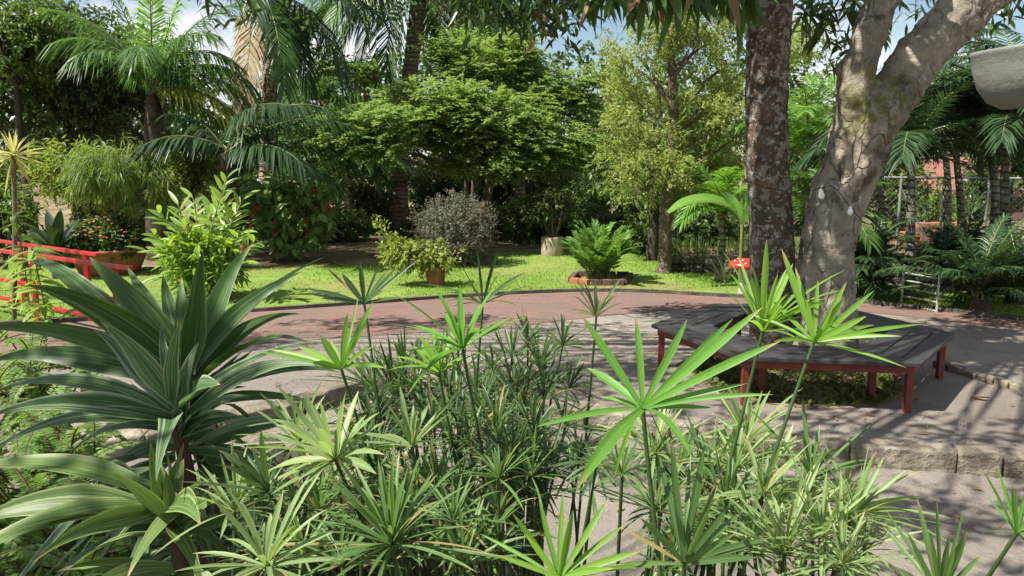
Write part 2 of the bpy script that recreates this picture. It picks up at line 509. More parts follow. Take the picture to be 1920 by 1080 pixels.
def brick_mat(name, c1, c2, mortar, scale, vec=None, w=0.5, h=0.25):
    m, N, Lk = new_mat(name)
    v = objco(N)
    b = N.new('ShaderNodeTexBrick')
    b.inputs['Color1'].default_value = c1 + (1,); b.inputs['Color2'].default_value = c2 + (1,); b.inputs['Mortar'].default_value = mortar + (1,)
    b.inputs['Scale'].default_value = scale; b.inputs['Mortar Size'].default_value = 0.02
    b.inputs['Brick Width'].default_value = w; b.inputs['Row Height'].default_value = h
    mp = N.new('ShaderNodeMapping')
    if vec: mp.inputs['Rotation'].default_value = vec
    Lk.new(v, mp.inputs['Vector']); Lk.new(mp.outputs[0], b.inputs['Vector'])
    c = mixc(N, Lk, mth(N, Lk, 'MULTIPLY', ramp(N, Lk, noise(N, Lk, v, 1.2, 6, 0.65), 0.36, 0.66), 0.75), b.outputs['Color'], (.13, .105, .09))
    hgt = mth(N, Lk, 'ADD', mth(N, Lk, 'MULTIPLY', b.outputs['Fac'], -1.0), mth(N, Lk, 'MULTIPLY', noise(N, Lk, v, 25, 4, 0.7), 0.5))
    output(N, Lk, principled(N, Lk, c, 0.85, 0.2, bump(N, Lk, hgt, 0.01)))
    return m
MAT['brick_path'] = brick_mat('brick paving', (.22, .115, .088), (.15, .088, .072), (.13, .105, .09), 2.2, (0, 0, 0.15))

a = Acc(); box(a, (0, 0, -0.55), (3000, 3000, 0.5)); solo('ground', a, MAT['soil'], kind='structure')
# lower path, then the sanded terrace above it behind a curved stone step
edge_px = [(-900, 930), (-300, 880), (150, 835), (430, 785), (560, 752), (690, 712), (800, 722), (950, 748), (1130, 775), (1330, 803), (1440, 824), (1650, 838), (1880, 856), (2300, 905), (3200, 1010)]
edge = np.array([G(x, y)[:2] for x, y in edge_px])
edge = spline(edge, 90)
a = sheet(([(p[0], -6) for p in edge], [(p[0], p[1] + 0.02) for p in edge]), -0.15)
solo('path', a, MAT['sand'], kind='structure')
a = Acc()
m_ = len(edge)
far = [(p[0] * 5, 40) for p in edge]
v = [[p[0], p[1], -0.29] for p in edge] + [[p[0], p[1], 0] for p in edge] + [[p[0], p[1], 0] for p in far]
a.add(v, [[i, i + 1, m_ + i + 1, m_ + i] for i in range(m_ - 1)] + [[m_ + i, m_ + i + 1, 2 * m_ + i + 1, 2 * m_ + i] for i in range(m_ - 1)])
solo('courtyard', a, MAT['sand'], kind='structure', smooth=False)
MAT['stone'] = plain_mat('weathered pale stone', (.11, .095, .065), (.34, .30, .24), 3.5, 0.9, 0.15, 0.05, 14)
MAT['dark_stone'] = plain_mat('dark mossy stone', (.06, .06, .045), (.17, .15, .12), 4, 0.9, 0.15, 0.03, 18)
# step kerb: a row of stones proud of the terrace edge
kt = thing('stone_step', 'curved pale stone step between the upper sand and the lower path', 'step', (edge[50][0], edge[50][1], -0.15))
a = Acc(); rs = np.random.RandomState(3)
dist = np.concatenate([[0], np.cumsum(np.linalg.norm(np.diff(edge, axis=0), axis=1))])
s0 = 0.0
while s0 < dist[-1] - 0.5:
    ln = 0.22 + 0.75 * rs.rand() ** 1.5
    q0 = np.array([np.interp(s0 + .003, dist, edge[:, k]) for k in (0, 1)]); q1 = np.array([np.interp(s0 + ln - .003, dist, edge[:, k]) for k in (0, 1)])
    tg = nrmz(q1 - q0); no = np.array([-tg[1], tg[0]])
    o0, o1 = -0.02 - 0.035 * rs.rand(), 0.16 + 0.04 * rs.rand()
    j_ = rs.randn(4) * .012
    prism(a, [q0 + no * (o0 + j_[0]), q1 + no * (o0 + j_[1]), q1 + no * (o1 + j_[2]), q0 + no * (o1 + j_[3])], -0.2, 0.004 + 0.02 * rs.rand(), rs.rand())
    s0 += ln
bevel(part('kerb_stones', a, MAT['stone'], kt, False), 0.022, 3)
MAT['kerb_weed'] = leaf_mat('kerb weeds', (.05, .08, .02), (.20, .22, .08), 0.35, 0.6, 0.2)
a = Acc(); n = 2600
u_ = rs.rand(n) * dist[-1]; q = np.column_stack([np.interp(u_, dist, edge[:, 0]), np.interp(u_, dist, edge[:, 1]) - .035 - .06 * rs.rand(n) ** 2, np.full(n, -.148)])
q = q[lump(q, rs.randn(5, 3) * 2.4, rs.rand(5) * 6) > .16]; n = len(q)
cards(a, q, rs.randn(n, 3) * [.5, .5, .3] + [0, -.1, .8], rs.randn(n, 3), .03 + .07 * rs.rand(n), .012 + .012 * rs.rand(n), rs=rs)
solo('kerb_weeds', a, MAT['kerb_weed'], kind='stuff', label='small tufts of weeds along the foot of the stone step', cat='weeds')

# brick path and lawn
far_px = [(-700, 650), (-200, 622), (100, 606), (440, 588), (700, 570), (900, 556), (1080, 548), (1200, 549), (1330, 556), (1460, 562), (1600, 568), (1760, 584), (2000, 610), (2500, 660)]
near_px = [(-700, 735), (-200, 690), (100, 668), (440, 648), (640, 634), (860, 620), (1000, 608), (1120, 594), (1330, 576), (1460, 574), (1600, 584), (1760, 600), (2000, 628), (2500, 690)]
pf = spline(np.array([G(x, y)[:2] for x, y in far_px]), 70); pn = spline(np.array([G(x, y)[:2] for x, y in near_px]), 70)
solo('brick_path', sheet((pn, pf), 0.005), MAT['brick_path'], kind='structure')
a = Acc()
for i in range(69):
    for q, o in ((pf, 0.0),):
        tg = nrmz(q[i + 1] - q[i]); no = np.array([-tg[1], tg[0]])
        prism(a, [q[i], q[i + 1], q[i + 1] + no * 0.07, q[i] + no * 0.07], -0.05, 0.055)
solo('lawn_edging', a, MAT['dark_stone'], (pf[30][0], pf[30][1], 0), smooth=False, label='low dark edging strip between the lawn and the brick path', cat='edging')
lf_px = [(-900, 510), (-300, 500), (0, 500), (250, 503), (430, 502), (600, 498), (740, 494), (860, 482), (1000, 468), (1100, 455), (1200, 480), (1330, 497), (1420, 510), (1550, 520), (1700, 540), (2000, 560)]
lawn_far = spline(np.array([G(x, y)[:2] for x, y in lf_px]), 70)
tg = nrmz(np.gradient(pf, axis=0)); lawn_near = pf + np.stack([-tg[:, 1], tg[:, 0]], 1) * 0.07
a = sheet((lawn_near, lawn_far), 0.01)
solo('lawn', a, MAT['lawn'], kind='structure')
a = Acc(); box(a, (0, 34, 0.0), (120, 36, 0.008)); solo('garden_floor', a, MAT['soil'], kind='structure')

# turf blades
MAT['grass'] = leaf_mat('grass blades', (.13, .24, .035), (.27, .38, .075), 0.4, 0.6, 0.2)
a = Acc(); rs = np.random.RandomState(5)
n = 70000
k = rs.rand(n) * 68; i = k.astype(int); u = (k - i)[:, None]
lo = lawn_near[i] * (1 - u) + lawn_near[i + 1] * u; hi = lawn_far[i] * (1 - u) + lawn_far[i + 1] * u
w = rs.rand(n)[:, None] ** 1.4
b2 = lo * (1 - w) + hi * w
wv = rs.randn(5, 3) * 1.2; ov = rs.rand(5) * 6
b3 = np.column_stack([b2, np.full(n, 0.008)])
keep = (lump(b3, wv, ov) + rs.randn(n) * 0.25 > -0.08) & (np.abs(b2[:, 0]) < b2[:, 1] * 0.75)
b3 = b3[keep]
cards(a, b3, rs.randn(len(b3), 3) * 0.55 + [0, 0, 0.8], rs.randn(len(b3), 3), 0.03 + 0.03 * rs.rand(len(b3)), 0.012, rs=rs)
solo('turf_grass', a, MAT['grass'], kind='stuff', label='short bright green turf covering the lawn', cat='grass')

# fallen leaves
MAT['litter'] = leaf_mat('dry fallen leaves', (.16, .09, .035), (.34, .22, .09), 0.15, 0.7, 0.2)
a = Acc(); rs = np.random.RandomState(11); n = 2200
b = np.column_stack([rs.uniform(-4, 9, n), rs.uniform(4.6, 10.5, n), np.full(n, 0.014)])
yy = np.interp(b[:, 0], edge[:, 0], edge[:, 1]); b[b[:, 1] < yy + 0.05, 2] = -0.138
n2 = 500
b = np.vstack([b, np.column_stack([rs.uniform(-10, 10, n2), rs.uniform(15, 24, n2), np.full(n2, 0.02)])])
n = n + n2
cards(a, b, np.column_stack([rs.randn(n, 2), 0.1 * rs.rand(n)]), np.tile([0, 0, 1.0], (n, 1)) + rs.randn(n, 3) * 0.2, 0.02 + 0.09 * rs.rand(n) ** 2.2, 0.010 + 0.026 * rs.rand(n) ** 1.6, rs=rs)
solo('leaf_litter', a, MAT['litter'], kind='stuff', label='dry brown leaf litter scattered over the sand and under the trees', cat='leaf litter')
a = Acc(); c = G(1818, 745, 0.012)
strips(a, [c], [[0.8, -0.6, 0.05]], [[0.1, 0.1, 1]], 0.17, 0.075, 7, 'ovate', -0.12, 0.25)
solo('fallen_leaf', a, MAT['litter'], c, label='single large brown fallen leaf on the sand right of the bench', cat='leaf')

# side kerb at the right of the bench
pts = spline(np.array([G(1745, 688)[:2], G(1800, 703)[:2], G(1860, 722)[:2], G(1930, 740)[:2], G(2100, 770)[:2]]), 9)
kt = thing('stone_kerb', 'low broken stone kerb running right from the bench corner', 'kerb', (pts[4][0], pts[4][1], 0))
a = Acc(); rs = np.random.RandomState(8)
for i in range(8):
    tg = nrmz(pts[i + 1] - pts[i]); no = np.array([-tg[1], tg[0]])
    prism(a, [pts[i] + tg * .01, pts[i + 1] - tg * .01, pts[i + 1] - tg * .01 + no * 0.11, pts[i] + tg * .01 + no * 0.11], -0.05, 0.05 + 0.03 * rs.rand(), rs.rand())
bevel(part('kerb_stones', a, MAT['stone'], kt, False), 0.015, 2)

# ------------------------------------------------------------------ big trees in the bench
def lichen_mat():
    m, N, Lk = new_mat('lichen mottled bark')
    v = objco(N)
    c = mixc(N, Lk, ramp(N, Lk, noise(N, Lk, v, 5, 6, 0.7), 0.35, 0.65), (.050, .034, .024), (.13, .095, .068))
    l1 = ramp(N, Lk, noise(N, Lk, v, 9.5, 9, 0.68, 0.25), 0.505, 0.545)
    c = mixc(N, Lk, mth(N, Lk, 'MULTIPLY', l1, 0.7), c, (.28, .255, .22))
    l1 = mth(N, Lk, 'MULTIPLY', l1, ramp(N, Lk, noise(N, Lk, v, 2.2, 3, 0.5), 0.30, 0.55))
    l2 = ramp(N, Lk, noise(N, Lk, v, 21, 6, 0.65, 0.2), 0.575, 0.615)
    c = mixc(N, Lk, mth(N, Lk, 'MULTIPLY', l2, 0.8), c, (.42, .40, .36))
    l3 = ramp(N, Lk, noise(N, Lk, v, 3.1, 4, 0.5), 0.60, 0.66)
    c = mixc(N, Lk, mth(N, Lk, 'MULTIPLY', l3, 0.5), c, (.15, .085, .05))
    h = mth(N, Lk, 'ADD', noise(N, Lk, v, 24, 6, 0.7), mth(N, Lk, 'MULTIPLY', l1, 0.3))
    output(N, Lk, principled(N, Lk, c, 0.9, 0.15, bump(N, Lk, h, 0.03)))
    return m
MAT['lichen'] = lichen_mat()

MT = P(1548, 690, 8.05); MT[2] = 0.0
fork = P(1632, 190, 8.0)
def mango_mat():
    m, N, Lk = new_mat('pale cracked bark with moss at the fork')
    v = objco(N)
    c = mixc(N, Lk, ramp(N, Lk, noise(N, Lk, v, 3.2, 7, 0.65), 0.36, 0.66), (.25, .22, .17), (.50, .445, .355))
    mp = N.new('ShaderNodeMapping'); mp.inputs['Scale'].default_value = (1, 1, 0.45)
    Lk.new(v, mp.inputs['Vector'])
    vo = N.new('ShaderNodeTexVoronoi'); vo.feature = 'DISTANCE_TO_EDGE'; vo.inputs['Scale'].default_value = 6.5
    wob = N.new('ShaderNodeMix'); wob.data_type = 'VECTOR'; wob.inputs['Factor'].default_value = 0.22
    nz = N.new('ShaderNodeTexNoise'); nz.inputs['Scale'].default_value = 3.5; nz.inputs['Detail'].default_value = 5
    Lk.new(mp.outputs[0], nz.inputs['Vector']); Lk.new(mp.outputs[0], wob.inputs['A']); Lk.new(nz.outputs['Color'], wob.inputs['B'])
    Lk.new(wob.outputs['Result'], vo.inputs['Vector'])
    brk = ramp(N, Lk, noise(N, Lk, v, 2.3, 3, 0.5), 0.42, 0.58)
    cr = mth(N, Lk, 'MULTIPLY', ramp(N, Lk, vo.outputs['Distance'], 0.05, 0.0), brk)
    c = mixc(N, Lk, mth(N, Lk, 'MULTIPLY', cr, 0.6), c, (.085, .06, .045))
    c = mixc(N, Lk, mth(N, Lk, 'MULTIPLY', ramp(N, Lk, noise(N, Lk, v, 2.6, 9, 0.75, 0.5), 0.53, 0.60), 0.75), c, (.085, .06, .045))
    c = mixc(N, Lk, mth(N, Lk, 'MULTIPLY', ramp(N, Lk, noise(N, Lk, v, 11, 6, 0.7), 0.56, 0.62), 0.5), c, (.55, .50, .44))
    # moss below the fork
    ds = N.new('ShaderNodeVectorMath'); ds.operation = 'DISTANCE'
    Lk.new(v, ds.inputs[0]); ds.inputs[1].default_value = tuple(fork - MT + np.array([0.0, -0.2, -0.02]))
    mo = mth(N, Lk, 'MULTIPLY', ramp(N, Lk, ds.outputs['Value'], 0.50, 0.20), ramp(N, Lk, noise(N, Lk, v, 8, 6, 0.7), 0.42, 0.55))
    c = mixc(N, Lk, mth(N, Lk, 'MULTIPLY', mo, 0.85), c, (.17, .17, .03))
    h = mth(N, Lk, 'SUBTRACT', noise(N, Lk, v, 10, 9, 0.75), mth(N, Lk, 'MULTIPLY', cr, 0.5))
    output(N, Lk, principled(N, Lk, c, 0.9, 0.15, bump(N, Lk, h, 0.09)))
    return m
MAT['mango_bark'] = mango_mat()
MAT['mango_leaf'] = leaf_mat('glossy dark mango leaves', (.018, .045, .010), (.055, .115, .022), 0.30, 0.32, 0.5, odd=((.20, .11, .045), 0.965))

mango = thing('mango_tree', 'large forked tree with pale cracked bark and mossy fork leaning right inside the bench', 'tree', MT)
Ym = 8.05
def limb(a, rows, n=30, sides=22, rough=0.05, rs=None):
    """rows: px, py, width px, depth"""
    q = np.array([list(P(r[0], r[1], r[3])) + [M(r[2], r[3]) / 2] for r in rows])
    s = spline(q, n)
    e0, e1 = s[0].copy(), s[-1].copy()
    e0[3] = e1[3] = 1e-4
    s = np.vstack([e0, s, e1])
    s[0, 2] -= 0.002; s[-1, 2] += 0.002
    tube(a, s[:, :3], s[:, 3], sides, rough, rs=rs)
    return s
a = Acc(); rs = np.random.RandomState(21)
limb(a, [(1543, 715, 165, Ym), (1545, 650, 130, Ym), (1547, 560, 106, Ym), (1551, 480, 96, Ym), (1564, 400, 102, Ym), (1602, 300, 106, Ym), (1632, 215, 110, Ym), (1660, 165, 90, Ym)], 44, 26, 0.022, rs)
limb(a, [(1625, 270, 70, Ym), (1672, 185, 86, Ym), (1728, 100, 84, Ym + .05), (1798, 30, 86, Ym + .1), (1876, -50, 88, Ym + .15), (1990, -150, 90, Ym + .3), (2150, -290, 70, Ym + .6)], 40, 22, 0.025, rs)
limb(a, [(1610, 250, 70, Ym - .02), (1603, 190, 70, Ym - .05), (1608, 140, 64, Ym - .05), (1628, 70, 58, Ym - .05), (1657, 0, 55, Ym), (1690, -100, 52, Ym), (1660, -240, 45, Ym - .3), (1560, -400, 36, Ym - .6)], 40, 18, 0.03, rs)
blob(a, P(1590, 120, Ym - .05), (0.10, 0.10, 0.11), rs, 14, 0.3)
tr = part('trunk', a, MAT['mango_bark'], mango)
md = tr.modifiers.new('remesh', 'REMESH'); md.mode = 'VOXEL'; md.voxel_size = 0.022; md.use_smooth_shade = True
md = tr.modifiers.new('smooth', 'SMOOTH'); md.factor = 0.5; md.iterations = 4
for nm, sz, st_, dp in (('bark lumps', .22, .06, 2), ('bark plates', .06, .022, 4)):
    tx = bpy.data.textures.new(nm, 'CLOUDS'); tx.noise_scale = sz; tx.noise_depth = dp; tx.contrast = 1.5
    md = tr.modifiers.new(nm, 'DISPLACE'); md.texture = tx; md.strength = st_; md.mid_level = .5; md.texture_coords = 'LOCAL'

def mango_leaves(acc, tips, nl, L, W, rs, spread=0.12, down=0.45):
    """whorls of long hanging leaves round twig tips"""
    N = len(tips)
    b = tips[:, None] + rs.randn(N, nl, 3) * spread
    d = nrmz(rs.randn(N, nl, 3) * [0.8, 0.8, 0.5] + [0, 0, -down])
    nn = rs.randn(N, nl, 3) * 0.5 + [0, 0, 1.0]
    q = N * nl
    strips(acc, b.reshape(q, 3), d.reshape(q, 3), nn.reshape(q, 3), L * (0.6 + 0.6 * rs.rand(q)), W * (0.7 + 0.5 * rs.rand(q)), 4, 'lance', 0.12, 0.12, None, rs)

def shell_pts(c, r, n, rs, gap=-0.2, inner=0.5):
    d = unit(rs, n * 2); k = (inner + (1 - inner) * rs.rand(n * 2))[:, None]
    p = np.asarray(c) + d * np.asarray(r) * k
    w = rs.randn(5, 3) * 1.0; o = rs.rand(5) * 6
    return p[lump(p, w, o) > gap][:n]

a = Acc(); wd = Acc(); rs = np.random.RandomState(22)
for c, r, n, gp in (((-0.4, 5.6, 6.4), (3.0, 2.3, 0.8), 105, -0.05), ((3.0, 6.0, 6.4), (2.7, 2.6, 0.9), 115, -0.05), ((-2.6, 5.4, 6.4), (2.0, 1.8, 0.8), 190, -0.08), ((-1.3, 3.5, 6.0), (3.1, 1.4, 0.6), 62, -0.1), ((-5.4, 7.8, 6.3), (2.6, 1.2, 0.6), 110, -0.1), ((-4.2, 1.2, 5.6), (1.6, 1.0, 0.5), 45, -0.05), ((-8.0, 7.8, 6.4), (1.8, 1.1, 0.6), 70, -0.1)):  # out-of-view crown, its lobes placed to cast dappled shade on courtyard, path, dracaenas
    p = shell_pts(c, r, n, rs, gp, 0.2)
    ylim = (p[:, 2] - H) < 0.19 * p[:, 1]
    p = p[~ylim & (p[:, 1] < 10.6)]
    mango_leaves(a, p, 13, 0.24, 0.055, rs, 0.13)
    for q in p[:min(9, len(p))]:
        h = np.array([2.6, 7.7, 5.2])
        tube(wd, spline([h, (h + q) / 2 + rs.randn(3) * .25, q], 8), np.linspace(0.03, 0.006, 8), 5)
# the low sprays that hang into view between the two trunks and right of the fork
tips = np.array([P(x, y, Y) for x, y, Y in [(1500, -10, 8.6), (1530, 20, 8.8), (1560, 10, 8.5), (1590, 40, 8.9), (1620, 0, 8.7), (1570, 55, 8.6), (1545, 40, 9.0), (1510, 25, 8.8), (1600, 5, 9.2), (1640, 40, 9.2), (1710, 20, 9.3), (1700, -20, 9.0), (1730, 5, 9.4),
                 (1600, 75, 8.8), (1490, 35, 9.2), (1850, 10, 9.0), (1890, -10, 9.2), (1870, 0, 8.8), (1910, -20, 9.0), (1760, -40, 8.8), (1630, -50, 8.8), (1560, -40, 8.6)]])
mango_leaves(a, tips, 20, 0.24, 0.05, rs, 0.14, 0.6)
tips = np.array([P(rs.uniform(885, 1075), rs.uniform(-40, 32) + 12 * math.sin(i), rs.uniform(9.2, 10.4)) for i in range(34)] + [P(rs.uniform(380, 470), rs.uniform(-40, -6), 9.5) for i in range(5)] + [P(rs.uniform(800, 1100), rs.uniform(-90, -20), rs.uniform(9, 10.2)) for i in range(24)])
mango_leaves(a, tips, 20, 0.22, 0.05, rs, 0.15, 0.6)
for q in tips[::3]:
    tube(wd, spline([q + [0.8, -0.6, 0.9], q + [0.35, -0.2, 0.5], q], 6), np.linspace(0.02, 0.007, 6), 5)
part('crown', a, MAT['mango_leaf'], mango)
part('branches', wd, MAT['wood'], mango)

LT = P(1452, 690, 8.25); LT[2] = 0
lich = thing('lichen_tree', 'straight tree trunk mottled with dark bark and white lichen inside the bench', 'tree', LT)
a = Acc()
limb(a, [(1455, 720, 118, 8.25), (1452, 640, 96, 8.25), (1449, 540, 84, 8.25), (1446, 420, 80, 8.25), (1439, 300, 76, 8.25), (1437, 180, 75, 8.25), (1442, 60, 76, 8.25), (1446, -60, 78, 8.25), (1440, -260, 70, 8.25), (1400, -480, 56, 8.2)], 60, 30, 0.045, np.random.RandomState(4))
part('trunk', a, MAT['lichen'], lich)
MAT['hang_leaf'] = leaf_mat('broad hanging leaves, some withered brown', (.03, .075, .015), (.08, .17, .035), 0.3, 0.45, 0.35, odd=((.20, .12, .06), 0.76))
a = Acc(); wd = Acc(); rs = np.random.RandomState(31)
# a limb drops its long leaves over the top of the view, left of this trunk
hang = [P(x, y, Y) for x, y, Y in [(1110, -75, 7.2), (1150, -60, 7.3), (1190, -70, 7.1), (1230, -55, 7.2), (1270, -70, 7.4), (1310, -55, 7.3), (1350, -60, 7.5), (1390, -50, 7.6), (1130, -40, 7.5), (1210, -35, 7.5), (1290, -35, 7.6), (1370, -30, 7.7)]]
for h in hang:
    n = 15
    b = h + rs.randn(n, 3) * [0.09, 0.09, 0.07]
    d = nrmz(rs.randn(n, 3) * [0.42, 0.42, 0.2] + [0, 0, -1])
    strips(a, b, d, rs.randn(n, 3) + [0, -0.8, 0.2], 0.28 + 0.24 * rs.rand(n), 0.055 + 0.035 * rs.rand(n), 6, 'lance', 0.05, 0.14, None, rs, 0.02)
tube(wd, spline([P(1446, -70, 8.2), P(1380, -95, 7.8), P(1250, -90, 7.3), P(1100, -92, 7.2)], 16), np.linspace(0.06, 0.02, 16), 8, 0.05)
for c, r, n in (((1.2, 7.8, 7.0), (2.2, 1.0, 0.9), 45), ((-2.8, 7.8, 7.2), (1.8, 0.9, 0.8), 35)):
    p = shell_pts(c, r, n, rs, -0.05, 0.2); p = p[p[:, 1] < 10.4]
    mango_leaves(a, p, 11, 0.24, 0.07, rs, 0.14)
part('hanging_leaves', a, MAT['hang_leaf'], lich)
part('branches', wd, MAT['wood'], lich)

# string of little lamps wound round the two trunks
st = thing('string_light', 'thin dark cable with two white bulbs strung across the pale trunk', 'string light', P(1540, 370, 7.6))
a = Acc()
tube(a, spline([P(1395, 338, 7.95), P(1440, 352, 7.93), P(1500, 362, 7.75), P(1540, 352, 7.68), P(1565, 352, 7.62), P(1598, 392, 7.66), P(1622, 420, 7.9)], 40), 0.005, 5)
part('cable', a, MAT['dark_wood'], st)
MAT['bulb'] = plain_mat('white glass bulb', (.75, .75, .72), (.85, .85, .82), 3, 0.2, 0.5)
for x, y, Y in ((1541, 366, 7.63), (1594, 396, 7.62)):
    a = Acc(); c = P(x, y, Y)
    lathe(a, c, [(0.001, -0.04), (0.018, -0.032), (0.026, -0.01), (0.022, 0.012), (0.012, 0.03), (0.012, 0.045), (0.001, 0.046)], 14)
    part('bulb', a, MAT['bulb'], st)

# ------------------------------------------------------------------ hexagonal bench
MAT['seat'] = plain_mat('dark grey painted boards', (.022, .022, .024), (.052, .050, .048), 5, 0.5, 0.4, 0.004, 60)
MAT['red_wood'] = plain_mat('worn dark red paint', (.14, .025, .018), (.23, .05, .035), 7, 0.55, 0.35, 0.004, 50)
rad = 1.48; ang0 = math.radians(51.7)
hc = [np.array([3.46, 6.56])]
for i in range(5):
    an = ang0 + math.radians(60) * i
    hc.append(hc[-1] + rad * np.array([math.cos(an), math.sin(an)]))
ctr = sum(hc) / 6
bench = thing('hexagonal_bench', 'dark grey six-sided bench with red legs built round the two big trunks', 'bench', (ctr[0], ctr[1], 0))
for i in range(6):
    p, q = hc[i], hc[(i + 1) % 6]
    a = Acc()
    for k in range(3):
        s0, s1 = k * 0.185 / 1.29, (k * 0.185 + 0.172) / 1.29
        tg = nrmz(q - p) * 0.003
        A = p + (ctr - p) * s0 + tg; B = q + (ctr - q) * s0 - tg; C2 = q + (ctr - q) * s1 - tg; D = p + (ctr - p) * s1 + tg
        prism(a, [A, B, C2, D], 0.425, 0.462, rs.rand())
    bevel(part('seat', a, MAT['seat'], bench, False), 0.005)
    a = Acc()
    for s0 in (0.045, 0.38):
        A = p + (ctr - p) * s0; B = q + (ctr - q) * s0; C2 = q + (ctr - q) * (s0 + 0.028); D = p + (ctr - p) * (s0 + 0.028)
        prism(a, [A, B, C2, D], 0.35, 0.424)
    bevel(part('apron', a, MAT['red_wood'], bench, False), 0.004)
for i in range(6):
    p, q = hc[i], hc[(i + 1) % 6]
    for s0, off in ((0.075, 0.03), (0.345, 0.0)):
        a = Acc()
        c = p + (ctr - p) * s0
        beam(a, (c[0], c[1], 0.0), (c[0], c[1], 0.42), 0.058, 0.058)
        bevel(part('leg', a, MAT['red_wood'], bench, False), 0.004)

# weedy earth round the trunks
MAT['weed'] = leaf_mat('low weeds', (.03, .06, .012), (.14, .16, .04), 0.35, 0.5, 0.3)
a = Acc(); rs = np.random.RandomState(41); n = 2600
rr = 0.98 * np.sqrt(rs.rand(n)); an = rs.rand(n) * 6.283
b = np.column_stack([ctr[0] + rr * np.cos(an) - 0.1, ctr[1] + rr * np.sin(an) - 0.2, 0.09 * np.exp(-(rr / 0.7) ** 2) + 0.01 * rs.rand(n)])
cards(a, b, rs.randn(n, 3) * [0.8, 0.8, 0.4] + [0, 0, 0.5], rs.randn(n, 3) * .6 + [0, 0, 1], 0.05 + 0.06 * rs.rand(n), 0.025 + 0.02 * rs.rand(n), rs=rs)
solo('ground_cover', a, MAT['weed'], kind='stuff', label='low weeds on the earth between the bench and the trunks', cat='weeds')
a = Acc()
lathe(a, (ctr[0] - 0.1, ctr[1] - 0.2, 0.0), [(1.0, 0.006), (0.8, 0.03), (0.5, 0.07), (0.2, 0.09), (0.001, 0.092)], 32)
solo('earth_mound', a, MAT['soil'], kind='structure')

# ------------------------------------------------------------------ red handrails
MAT['red_paint'] = plain_mat('bright red paint', (.34, .012, .014), (.43, .022, .022), 6, 0.4, 0.45, 0.002, 40)
def handrail(R, Lf, label, lower):
    """R, Lf: right and left end, ground plan"""
    R, Lf = np.asarray(R, float), np.asarray(Lf, float)
    d = nrmz(Lf - R); Lf = Lf + d * 1.5
    t = thing('handrail', label, 'handrail', (R[0], R[1], 0), 'red handrails of the garden walkway')
    a = Acc(); beam(a, (*R, 0.92), (*Lf, 0.92), 0.07, 0.045); bevel(part('top_rail', a, MAT['red_paint'], t, False), 0.006)
    for z in lower:
        a = Acc(); q = R + d * 0.34; beam(a, (*q, z), (*Lf, z), 0.045, 0.045); bevel(part('lower_rail', a, MAT['red_paint'], t, False), 0.005)
    ln = np.linalg.norm(Lf - R)
    for s in np.arange(0.34, ln, 1.9):
        a = Acc(); q = R + d * s; beam(a, (*q, 0.0), (*q, 0.894), 0.06, 0.06); bevel(part('post', a, MAT['red_paint'], t, False), 0.005)
g1, g2, g3, g4 = G(245, 503, .92), G(0, 470, .92), G(185, 478, .92), G(0, 452, .92)
handrail(g1[:2], g2[:2], 'nearer of the two red handrails behind the striped dracaenas', (0.52, 0.26))
handrail(g3[:2], g4[:2], 'farther red handrail, behind the other one and before the flower bowl', ())

# ------------------------------------------------------------------ pots, bowl, planters
MAT['terracotta'] = plain_mat('terracotta', (.27, .105, .05), (.42, .18, .095), 5, 0.8, 0.25, 0.006, 30)
MAT['concrete'] = plain_mat('pale concrete', (.30, .25, .18), (.47, .41, .31), 5, 0.85, 0.2, 0.01, 28)
MAT['old_concrete'] = plain_mat('grey weathered concrete', (.13, .14, .12), (.26, .26, .235), 3, 0.9, 0.15, 0.003, 35)
MAT['earth_fill'] = plain_mat('potting soil', (.03, .022, .015), (.07, .05, .035), 14, 0.95, 0.1, 0.03, 40)

def pot(parent, c, prof, mat, fill_r, fill_z, n=36, name='pot'):
    a = Acc(); lathe(a, c, prof, n); part(name, a, mat, parent)
    a = Acc(); lathe(a, c, [(fill_r, fill_z), (fill_r * 0.6, fill_z + 0.02), (0.001, fill_z + 0.03)], 24); part('soil', a, MAT['earth_fill'], parent)

# wide bowl of flowers
c = G(207, 512); Yb = c[1]
t = thing('flower_bowl', 'wide terracotta bowl of red and pink flowers behind the red handrail', 'planter', c)
r0 = M(66, Yb)
pot(t, c, [(0.001, 0.0), (r0 * .72, 0.0), (r0 * .80, 0.05), (r0 * .93, 0.25), (r0 * .98, 0.42), (r0 * 1.05, 0.43), (r0 * 1.06, 0.48), (r0 * .98, 0.485), (r0 * .94, 0.42), (r0 * .9, 0.36)], MAT['terracotta'], r0 * .93, 0.40, 48, 'bowl')
MAT['euph_leaf'] = leaf_mat('small green leaves', (.03, .07, .015), (.09, .17, .04), 0.3, 0.5, 0.3)
MAT['petal'] = leaf_mat('red and pink petals', (.50, .035, .03), (.62, .25, .24), 0.3, 0.5, 0.3, tcol=(.6, .15, .1))
MAT['petal_pale'] = leaf_mat('whitish petals', (.55, .42, .38), (.66, .60, .52), 0.3, 0.5, 0.3)
a = Acc(); fl = Acc(); fl2 = Acc(); rs = np.random.RandomState(51)
crown(a, [((c[0], c[1], .62), (r0 * .98, r0 * .98, .42))], 360, 12, 0.16, 0.11, 0.05, rs, shell=.3, gap=-.6)
d = unit(rs, 210); d[:, 2] = np.abs(d[:, 2]); d[:, 1] -= 0.2
b = np.array([c[0], c[1], .62]) + nrmz(d) * np.array([r0, r0, .46]) * (0.9 + 0.15 * rs.rand(210))[:, None]
for k in range(4):
    an = k * 1.57 + rs.rand(210)
    cards(fl if k < 2 else fl2, b[:110] if k < 2 else b[110:], np.column_stack([np.cos(an), np.sin(an), 0.4 + 0 * an])[:(110 if k < 2 else 100)], np.tile([0.0, 0, 1], (110 if k < 2 else 100, 1)) + rs.randn(110 if k < 2 else 100, 3) * .3, 0.05, 0.045, rs=rs)
